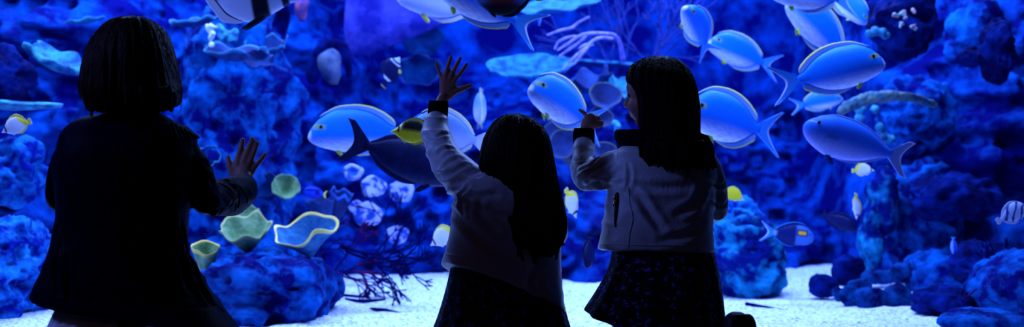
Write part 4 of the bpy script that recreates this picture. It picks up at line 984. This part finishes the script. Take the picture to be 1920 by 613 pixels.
m_gorg = mat('dark_sea_fan', (0.0, 0.001, 0.035), (0.0, 0.002, 0.06), scale=30, rough=0.9, spec=0.03)
m_gorgp = mat('purple_red_fan', (0.10, 0.004, 0.05), (0.002, 0.003, 0.09), scale=6, spec=0.03, lo=.42, hi=.5, rough=0.8)
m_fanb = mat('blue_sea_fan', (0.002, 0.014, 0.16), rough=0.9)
m_tubes = mat('grey_green_tube_sponge', (0.04, 0.14, 0.22), (0.16, 0.26, 0.24), scale=20, rough=0.9, bump=1.0, bscale=50)
m_disc = mat('blue_disc_sponge', (0.02, 0.12, 0.55), (0.04, 0.20, 0.70), scale=14, rough=0.8, bump=0.5, bscale=50)
m_lav = mat('lavender_disc_face', (0.60, 0.62, 1.0), (0.0, 0.07, 0.42), scale=26, rough=0.8, bump=0.6, bscale=60, lo=.50, hi=.60)
m_scar = mat('lavender_crust', (0.50, 0.52, 1.0), (0.0, 0.05, 0.36), scale=22, rough=0.85, bump=.7, bscale=40, lo=.47, hi=.56)
m_ruf = mat('brown_ruffle_coral', (0.0, 0.006, 0.07), (0.002, 0.025, 0.15), scale=14, rough=0.8, bump=.5, bscale=50)
m_rufr = mat('ochre_ruffle_rim', (0.06, 0.09, 0.08), rough=0.8)
m_fleck = mat('encrusting_flecks', (0.20, 0.45, 0.42), (0.5, 0.12, 0.22), scale=40, rough=0.8)

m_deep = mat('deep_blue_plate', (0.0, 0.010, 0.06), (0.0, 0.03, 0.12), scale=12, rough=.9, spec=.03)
m_ochre = mat('ochre_coral_rim', (0.42, 0.46, 0.12), (0.50, 0.50, 0.18), scale=30, rough=0.7)
def cup_shape(rx, ry, h, seed, nw=5, ruff=.14, depth=1.5, arc=(0, 2 * math.pi), stem=.16, zr=.18, n=84, m=15, th=.006):
    """a ruffled funnel or plate: double walled, returns local vf and which faces are rim"""
    a = np.linspace(arc[0], arc[1], n, endpoint=False); closed = True
    rg = random.Random(seed); ph = [rg.uniform(0, 6.3) for _ in range(4)]
    w1 = ruff * (np.sin(nw * a + ph[0]) * .6 + np.sin((nw * 2 + 1) * a + ph[1]) * .3 + np.sin(2 * a + ph[2]) * .5)
    wz = zr * (np.sin(nw * a + ph[3]) * .6 + np.sin((nw + 2) * a + ph[1]) * .4)
    rows = []; s = np.linspace(0, 1, m)
    def row(q, off):
        r = stem + (1 - stem) * q; k = 1 + w1 * q ** 1.5
        z = h * (q ** depth) * (1 + wz * q ** 2)
        return np.stack([np.cos(a) * rx * r * k, np.sin(a) * ry * r * k, z + off + 0 * a], 1)
    outer = [row(q, -th * (1 + (1 - q))) for q in s]; inner = [row(q, th * .5) for q in s[::-1]]
    rim = [row(1.012, -th * .2)]
    rings = outer + rim + inner
    v, f = loft(rings)
    lvl = []
    for i in range(len(rings) - 1): lvl += [1 if len(outer) - 2 <= i <= len(outer) + 1 else 0] * n
    lvl += [0] * (len(f) - len(lvl))
    return v, f, lvl
def cup(name, label, cat, px, py, Y, rx, h, seed, m0, m1, tilt=(0, 0), group=None, ryk=1.0, **k):
    """px,py: middle of the rim; rx: rim half width px; h: depth of the funnel px; tilt: (towards the viewer, sideways) degrees"""
    v, f, lv = cup_shape(S(rx, Y), S(rx, Y) * ryk, S(h, Y), seed, **k)
    v = v - np.array((0, 0, S(h, Y)))
    R = Matrix.Rotation(math.radians(tilt[1]), 3, 'Y') @ Matrix.Rotation(math.radians(tilt[0]), 3, 'X')
    v = v @ np.array(R).T + P(px, py, Y)
    return tag(mk(name, (v, f), [m0, m1], midx=lv), label, cat, group)
CG, PG = 'cup corals on the left rocks', 'plate corals on the reef'
cup('cup_coral', 'wavy olive cup coral below the spread hand, left of the wide yellow-rimmed one', 'coral', 460, 424, 4.75, 49, 48, 1, m_cup, m_ochre, (25, 0), CG, depth=1.0, ruff=.08, zr=.16, stem=.14)
cup('cup_coral', 'wide cup coral with a bright yellow wavy rim', 'coral', 570, 428, 4.75, 56, 52, 8, m_cupblue, m_cuprim, (24, -9), CG, depth=1.0, ruff=.13, zr=.22, stem=.12, nw=3)
cup('cup_coral', 'round olive cup coral turned to the viewer, right of the girl\'s sleeve', 'coral', 536, 349, 5.2, 26, 30, 3, m_cup, m_cup, (58, 14), CG, depth=1.3, ruff=.06, zr=.10)
cup('cup_coral', 'shadowed cup coral just right of the spread hand', 'coral', 497, 346, 5.55, 30, 34, 4, m_deep, m_plate, (45, -10), CG, depth=1.2, ruff=.08)
cup('cup_coral', 'small round cup coral peeping over the wavy olive one', 'coral', 464, 402, 5.0, 24, 26, 5, m_cup, m_cup, (40, 0), CG, depth=1.2, ruff=.06)
cup('cup_coral', 'narrow cup coral with a yellowish rim beside the black coat', 'coral', 386, 464, 4.75, 26, 60, 6, m_cup, m_cuprim, (22, 6), CG, depth=.8, ruff=.10, zr=.04, stem=.35, nw=3)
cup('cup_coral', 'pale small cup coral tucked behind the black sleeve', 'coral', 390, 292, 5.5, 24, 20, 7, m_deep, m_teal, (50, 0), CG, depth=1.2, ruff=.12)
cup('cup_coral', 'dark tube-shaped coral under the royal blue tang', 'coral', 600, 375, 5.6, 26, 58, 9, m_plate, m_plate, (8, -4), CG, depth=.6, ruff=.05, zr=.06, stem=.6)
cup('cup_coral', 'dark curled coral with pale lip right of the royal blue tang', 'coral', 640, 362, 5.92, 22, 60, 10, m_plate, m_disc, (14, 14), CG, depth=.7, ruff=.08, zr=.10, stem=.5)
def plate(label, px, py, Y, rx, h, seed, m0, m1, tilt=(0, 0), ryk=.6, **k):
    kk = dict(depth=1.6, ruff=.14, zr=.5, stem=.08); kk.update(k)
    return cup('plate_coral', label, 'coral', px, py, Y, rx, h, seed, m0, m1, tilt, PG, ryk=ryk, **kk)
plate('dark plate coral jutting from the reef pillar, under the white soft coral', 440, 92, 5.4, 62, 18, 21, m_plate, m_plater, (14, 2))
plate('thin plate coral high on the reef pillar, left of the white soft coral', 365, 36, 5.5, 46, 10, 22, m_plate, m_plater, (8, -8))
plate('upper right plate coral on the reef pillar, under the big banded fish', 500, 82, 5.68, 40, 20, 23, m_plate, m_plater, (38, -6))
plate('round greyish plate coral below the two dark plates', 483, 110, 5.12, 30, 16, 24, m_plate, m_plate, (70, 8))
plate('lumpy bright teal plate coral left of the bob-haired head', 105, 106, 5.2, 58, 14, 25, m_teal, m_teal, (22, 26), ryk=.5, th=.016, ruff=.2)
plate('long thin teal plate coral jutting in from the left edge', 20, 192, 4.7, 92, 6, 26, m_teal, m_teal, (4, 3), ryk=.35, th=.009, zr=.15)
plate('thin wavy plate coral left above the bob-haired head', 160, 36, 6.0, 36, 5, 27, m_teal, m_teal, (4, -8), ryk=.5)
plate('wide pale teal plate coral above the pointing hand', 992, 122, 6.3, 80, 14, 28, m_teal, m_teal, (28, -2), ryk=.62, ruff=.06, zr=.15, th=.010)
plate('thin plate coral hanging out left of the pointing girl\'s head', 1120, 114, 6.9, 86, 8, 29, m_plate, m_teal, (6, 5), ryk=.6, zr=.2)
plate('teal plate coral at the top edge behind the hanging tail', 1045, 8, 6.3, 78, 10, 30, m_cupblue, m_cupblue, (18, -6), ryk=.7)
plate('hazy plate coral above the raised hand', 790, 72, 6.7, 40, 12, 31, m_deep, m_deep, (75, 0), ryk=.8)
plate('hazy round plate coral behind the raised fingers', 786, 130, 6.8, 40, 12, 32, m_deep, m_plate, (75, 0), ryk=.8)
plate('bright teal plate coral beside the pointing girl\'s face', 1160, 162, 5.8, 26, 14, 33, m_teal, m_teal, (50, 20), ryk=.9)
plate('curved plate coral behind the pointing hand', 1100, 146, 6.5, 50, 26, 34, m_plate, m_plate, (20, -16), ryk=.7)
# white soft coral on the pillar: lobes on a stalk
def lobes(pts, r, seed):
    rg = random.Random(seed); sh = []
    for x, y, Y in pts:
        for _ in range(5): sh.append(ellr(P(x + rg.uniform(-5, 5), y + rg.uniform(-4, 4), Y + rg.uniform(-.02, .02)), *(S(r * rg.uniform(.5, 1), Y),) * 3, 2))
    return fuse(sh, .006, 2)
tag(mk('soft_coral', lobes([(392, 52, 5.3), (402, 50, 5.3), (396, 60, 5.3), (398, 70, 5.3), (395, 82, 5.3)], 6, 1), m_whitec), 'bright white lumpy soft coral on the reef pillar', 'coral')
tag(mk('soft_coral', lobes([(412, 52, 5.35), (425, 62, 5.36), (436, 70, 5.37), (428, 76, 5.37), (440, 62, 5.37), (418, 68, 5.36)], 8, 2), m_teal), 'teal lumpy soft coral right of the white one on the pillar', 'coral')
tag(mk('soft_coral', lobes([(1655, 62, 5.2), (1640, 58, 5.2), (1628, 62, 5.2), (1662, 68, 5.22)], 8, 3), m_teal), 'teal lumpy soft coral on the left side of the dark outcrop', 'coral')
tag(mk('soft_coral', lobes([(1680, 30, 5.15), (1692, 24, 5.15), (1700, 34, 5.15), (1712, 50, 5.16), (1716, 20, 5.15), (1690, 46, 5.15)], 5, 4), m_fleck), 'reddish green crust on the dark outcrop at the top right', 'coral')
tag(mk('soft_coral', lobes([(1157, 232, 5.4), (1159, 240, 5.4)], 6, 5), m_teal), 'tiny bright teal coral below the pointing girl\'s chin', 'coral')
tag(mk('soft_coral', lobes([(1615, 205, 5.9), (1612, 222, 5.9), (1650, 240, 5.9), (1655, 258, 5.9), (1640, 205, 5.9), (1668, 262, 5.9)], 9, 6), m_teal), 'hanging teal soft coral below the knobbly tube sponge', 'coral')
# knobbly tube sponge over the plain fish
ts = ptube([(1578, 206, 5.5, 9), (1600, 194, 5.5, 11), (1635, 184, 5.52, 11), (1680, 180, 5.55, 10), (1720, 186, 5.6, 9), (1750, 196, 5.7, 7)], 26, 14)
tag(mk('tube_sponge', push(ts, lambda v, N: .02 * fbm(v * 40, 3, 9) + .012 * (vnoise(v * 70, 4) - .5)), m_tubes), 'knobbly grey-green sponge branch above the plain lavender fish', 'sponge')
# disc sponges on the pale slope
def disc(label, px, py, Y, r, ring, seed, m0, m1):
    a = np.linspace(0, 2 * np.pi, 48, endpoint=False); c = P(px, py, Y); R = S(r, Y); rr = []; rg = np.random.RandomState(seed)
    wob = 1 + .06 * np.sin(3 * a + seed) + .04 * np.sin(5 * a)
    prof = [(.55, .10), (.85, .06), (1.05, -.01), (1.0, -.07), (.82, -.095), (.62, -.085), (.45 if ring else .4, -.04 if ring else -.08), (.2, .03 if ring else -.07)]
    for q, d in prof: rr.append(c + np.stack([np.cos(a) * R * q * wob, 0 * a + d * R / .09 * .35, np.sin(a) * R * q * .82 * wob - d * R * .8], 1))
    v, f = loft(rr); n = 48
    lv = [1 if 2 <= i <= (4 if ring else 7) else 0 for i in range(len(rr) - 1) for _ in range(n)]; lv += [0] * n * 0
    lv += [0 if (k % 2 == 0 or ring) else 1 for k in range(len(f) - len(lv))]
    return tag(mk('disc_sponge', (v, f), [m0, m1], midx=lv), label, 'sponge', 'disc sponges on the pale slope')
disc('ring-shaped pale sponge above the lumpy lavender one', 662, 323, 5.9, 18, True, 1, m_disc, m_lav)
disc('round lavender-faced sponge on the reef slope', 700, 350, 5.85, 23, False, 2, m_disc, m_lav)
disc('low lavender-faced sponge above the dark sea fan', 690, 402, 5.85, 26, False, 3, m_disc, m_scar)
disc('small lavender-faced sponge right of the dark curled coral', 668, 388, 5.9, 14, False, 4, m_disc, m_scar)
disc('pale crusted sponge under the dark unicornfish', 752, 358, 5.95, 24, False, 5, m_disc, m_scar)
disc('crusted lavender sponge low on the slope, right of the sea fan tips', 745, 440, 5.95, 20, False, 6, m_disc, m_scar)
# ruffled brown coral behind the pointing hand
RG = 'ruffle corals behind the pointing hand'
for lab, px, py, r, t, sd in (('front left ruffle coral lobe under the yellow-finned surgeonfish', 1058, 268, 30, (66, -26), 1), ('lowest ruffle coral lobe beside the long-haired head', 1040, 248, 24, (62, -34), 2), ('dark ruffle coral lobe right above the pointing hand', 1135, 178, 30, (58, 12), 3),
                            ('ruffle coral lobe with ochre rim right of the pointing hand', 1128, 218, 24, (50, 22), 4), ('dim ruffle coral lobe behind the black cuff', 1082, 285, 30, (58, -10), 5), ('round blue ruffle coral lobe above the white sleeve', 1135, 285, 24, (55, 14), 6)):
    cup('ruffle_coral', lab, 'coral', px, py, 5.6 + .08 * (sd % 3), r, r * .5, 40 + sd, m_ruf, m_rufr, t, RG, depth=1.4, ruff=.08, zr=.12, stem=.1, nw=3, th=.004)
# branching corals
def branch(seed, base, ang, ln, r, depth, spread, Y, droop=0.0, dec=.80, out=None, jit=12, minr=1.2, kids=2):
    """pixels in the plane at distance Y, every twig a tapering tube with some depth of its own"""
    rg = random.Random(seed); out = []
    def go(x, y, yy, a, l, r, d):
        pts = [(x, y, yy, r)]
        for i in range(3):
            a2 = a + rg.uniform(-jit, jit); x += math.cos(math.radians(a2)) * l / 3; y -= math.sin(math.radians(a2)) * l / 3; yy += rg.uniform(-.02, .02); a = a2 - droop
            pts.append((x, y, yy, max(r * (1 - .12 * (i + 1)), minr)))
        out.append(ptube(pts, 6, 2))
        if d > 0:
            n = kids if rg.random() < .75 else kids + 1
            for i in range(n):
                go(x, y, yy, a + spread * (i - (n - 1) / 2) + rg.uniform(-10, 10), l * dec * rg.uniform(.75, 1.15), max(r * .72, minr), d - 1)
    go(base[0], base[1], Y, ang, ln, r, depth); return join(*out)
def whole(name, label, cat, vf, m, group=None): return tag(mk(name, vf, m), label, cat, group)
GG = 'sea fans low on the left of the sand'
whole('sea_fan', 'dark branching sea fan drooping over the sand', 'coral', join(branch(3, (640, 462), -8, 40, 4.2, 5, 26, 5.0, 2.0, .86), branch(7, (650, 470), -22, 40, 3.6, 4, 28, 5.0, -2.5, .88), branch(12, (700, 480), -18, 34, 3.2, 4, 30, 4.98, -4, .85)), m_gorg, GG)
whole('sea_fan', 'reddish purple sea fan spreading behind the dark one', 'coral', join(branch(21, (592, 535), 50, 42, 3.5, 5, 24, 5.25, 5, .82), branch(22, (594, 530), 25, 40, 3.2, 5, 22, 5.3, 3, .82), branch(23, (590, 520), 70, 36, 3, 4, 26, 5.3, 6, .8)), m_gorgp, GG)
whole('sea_fan', 'thin dark sea fan climbing the pale slope', 'coral', join(branch(31, (700, 480), 62, 36, 2.6, 4, 24, 5.6, -4, .85), branch(32, (735, 470), 80, 36, 2.4, 3, 22, 5.65, 0, .85)), m_gorg, GG)
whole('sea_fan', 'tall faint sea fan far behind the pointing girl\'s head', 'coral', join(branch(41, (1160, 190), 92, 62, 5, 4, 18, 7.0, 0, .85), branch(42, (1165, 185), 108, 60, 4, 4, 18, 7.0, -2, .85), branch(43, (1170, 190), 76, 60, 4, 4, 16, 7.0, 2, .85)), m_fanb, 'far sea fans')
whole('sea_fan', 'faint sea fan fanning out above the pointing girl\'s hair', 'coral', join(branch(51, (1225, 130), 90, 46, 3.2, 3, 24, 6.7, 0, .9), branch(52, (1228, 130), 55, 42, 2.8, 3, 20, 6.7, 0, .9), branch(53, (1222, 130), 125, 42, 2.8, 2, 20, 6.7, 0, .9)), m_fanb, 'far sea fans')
# drooping pink fingers
pk = []
for pts in ([(1148, 72, 5.9, 4), (1120, 72, 5.88, 4), (1095, 92, 5.86, 4.5), (1072, 112, 5.85, 3.5), (1055, 130, 5.85, 2)], [(1110, 78, 5.88, 4), (1094, 98, 5.84, 4), (1080, 116, 5.84, 3), (1070, 124, 5.84, 2)], [(1150, 64, 5.92, 3.5), (1118, 62, 5.9, 4), (1090, 66, 5.9, 4), (1065, 82, 5.9, 3.5), (1046, 94, 5.9, 2)],
            [(1100, 66, 5.9, 3.5), (1085, 80, 5.9, 4), (1062, 96, 5.9, 3.5), (1048, 106, 5.9, 2)], [(1104, 32, 5.95, 2.5), (1085, 42, 5.95, 3), (1072, 52, 5.95, 3.5), (1050, 57, 5.95, 3), (1026, 66, 5.95, 2)], [(1080, 68, 5.9, 3), (1066, 70, 5.92, 3.5), (1048, 78, 5.92, 3), (1040, 92, 5.92, 2)], [(1112, 84, 5.87, 3), (1098, 84, 5.86, 3.5), (1086, 90, 5.86, 2)]):
    pk.append(ptube([(a, b, y, r * .72) for a, b, y, r in pts], 8, 4))
pk.append(ptube([(1152, 66, 5.92, 3), (1162, 80, 6.0, 3.5), (1168, 110, 6.2, 4)], 8, 4))
whole('finger_coral', 'pale pink finger coral with drooping branches above the teal plate', 'coral', join(*pk), m_pink)
whole('finger_coral', 'thin magenta twig coral among the lower right boulders', 'coral', join(branch(61, (1808, 560), 35, 26, 2.4, 2, 24, 4.7, 0, .8), branch(62, (1800, 590), 60, 20, 2.4, 2, 30, 4.55, 0, .8)), m_gorgp)
whole('sea_fan', 'dark twiggy sea fan at the right beneath the zebra-banded fish', 'coral', join(branch(71, (1850, 560), 70, 40, 3.5, 4, 26, 4.9, 0, .82), branch(72, (1856, 560), 100, 36, 3, 3, 26, 4.9, 0, .82)), m_gorg, 'far sea fans')
# dark twigs on the sand, and cast shadows built as dark tubes
DG = 'dark twigs lying on the sand'
whole('twig_and_shadow_strip', 'long shadow on the sand right of the pointing girl, built as a dark tube', 'twig', ptube([(1400, 570, 5.05, 4), (1430, 577, 5.0, 5), (1470, 584, 4.95, 4), (1512, 592, 4.9, 2)], 8, 4), m_gorg, DG)  # a cast shadow given the shape of a dark tube
whole('twig_and_shadow_strip', 'short dark twig end on the sand left of the cobbles', 'twig', ptube([(1525, 592, 4.88, 2), (1540, 592, 4.87, 4), (1556, 593, 4.86, 2)], 8, 4), m_gorg, DG)
whole('twig_and_shadow_strip', 'fish shadow on the sand left of the floral skirt, built as a dark tube', 'shadow', ptube([(695, 578, 4.93, 2), (722, 584, 4.92, 6), (742, 592, 4.91, 9), (766, 592, 4.9, 3)], 10, 4), m_gorg, DG)  # the shadow of a fish, modelled as a dark solid on the sand
whole('twig_and_shadow_strip', 'thin dark twig on the sand right of the pitted rock', 'twig', ptube([(612, 549, 5.18, 2), (640, 553, 5.15, 3), (690, 557, 5.12, 2)], 8, 4), m_gorg, DG)
whole('twig_and_shadow_strip', 'second dark twig on the sand, under the sea fan tips', 'twig', ptube([(648, 560, 5.15, 2), (680, 565, 5.12, 3.5), (722, 561, 5.12, 2)], 8, 4), m_gorg, DG)

m_viol = mat('violet_reflection', (0.010, 0.012, 0.17), (0.05, 0.05, 0.32), scale=7, rough=.9, bump=.5, bscale=40, spec=.03)  # colour of the visitors' reflection in the glass, put on a solid sheet
m_grey = mat('pale_grey_reflection', (0.03, 0.06, 0.14), (0.13, 0.15, 0.22), scale=14, rough=.9, bump=.5, bscale=40, spec=.03)  # colour of a reflected face, put on a solid oval
m_orange = mat('orange_pink_reflection', (0.40, 0.10, 0.12), (0.06, 0.04, 0.22), scale=16, rough=.9, spec=.03)  # second reflected face, likewise a solid oval in the tank
def reflection_slab(outline, Y, th, seed):
    """a solid sheet standing in for a glass reflection: a thick, rippled slab whose edge follows the outline"""
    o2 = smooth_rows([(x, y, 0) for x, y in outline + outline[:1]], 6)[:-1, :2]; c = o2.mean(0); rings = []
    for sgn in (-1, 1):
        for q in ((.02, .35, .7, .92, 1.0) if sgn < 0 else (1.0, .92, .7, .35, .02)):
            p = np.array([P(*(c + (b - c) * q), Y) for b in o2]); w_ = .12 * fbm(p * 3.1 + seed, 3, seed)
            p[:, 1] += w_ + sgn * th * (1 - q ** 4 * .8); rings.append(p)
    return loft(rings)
tag(mk('reflection_sheet', reflection_slab([(650, -30), (740, -30), (800, -10), (838, 38), (800, 60), (740, 84), (700, 100), (660, 104), (646, 60)], 6.55, .02, 3), m_viol), 'broad violet reflection of visitors at the top edge, built as a solid sheet', 'coral')
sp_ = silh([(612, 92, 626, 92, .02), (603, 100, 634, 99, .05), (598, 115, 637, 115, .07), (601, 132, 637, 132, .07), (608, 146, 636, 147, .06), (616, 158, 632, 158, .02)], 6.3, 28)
tag(mk('oval_reflection', push(sp_, lambda v, N: .03 * fbm(v * 14, 3, 4)), m_grey), 'pale grey face-like glass reflection, built as an oval above the pale blue surgeonfish', 'sponge')
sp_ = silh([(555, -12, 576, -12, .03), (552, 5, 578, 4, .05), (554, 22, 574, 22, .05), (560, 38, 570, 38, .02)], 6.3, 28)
tag(mk('oval_reflection', push(sp_, lambda v, N: .03 * fbm(v * 14, 3, 5)), m_orange), 'orange pink face-like reflection, built as an oval right of the big banded fish', 'sponge')
sp_ = ptube([(586, 150, 6.45, 8), (590, 112, 6.42, 10), (606, 88, 6.4, 10), (632, 82, 6.4, 9), (650, 96, 6.42, 9), (654, 140, 6.45, 8)], 16, 6)  # dark hair of the reflected face, added as a solid arch
tag(mk('reflection_arch', push(sp_, lambda v, N: .05 * fbm(v * 9, 3, 6)), m_rockd), 'dark hair around the pale grey reflected face, built as a solid arch', 'rock')
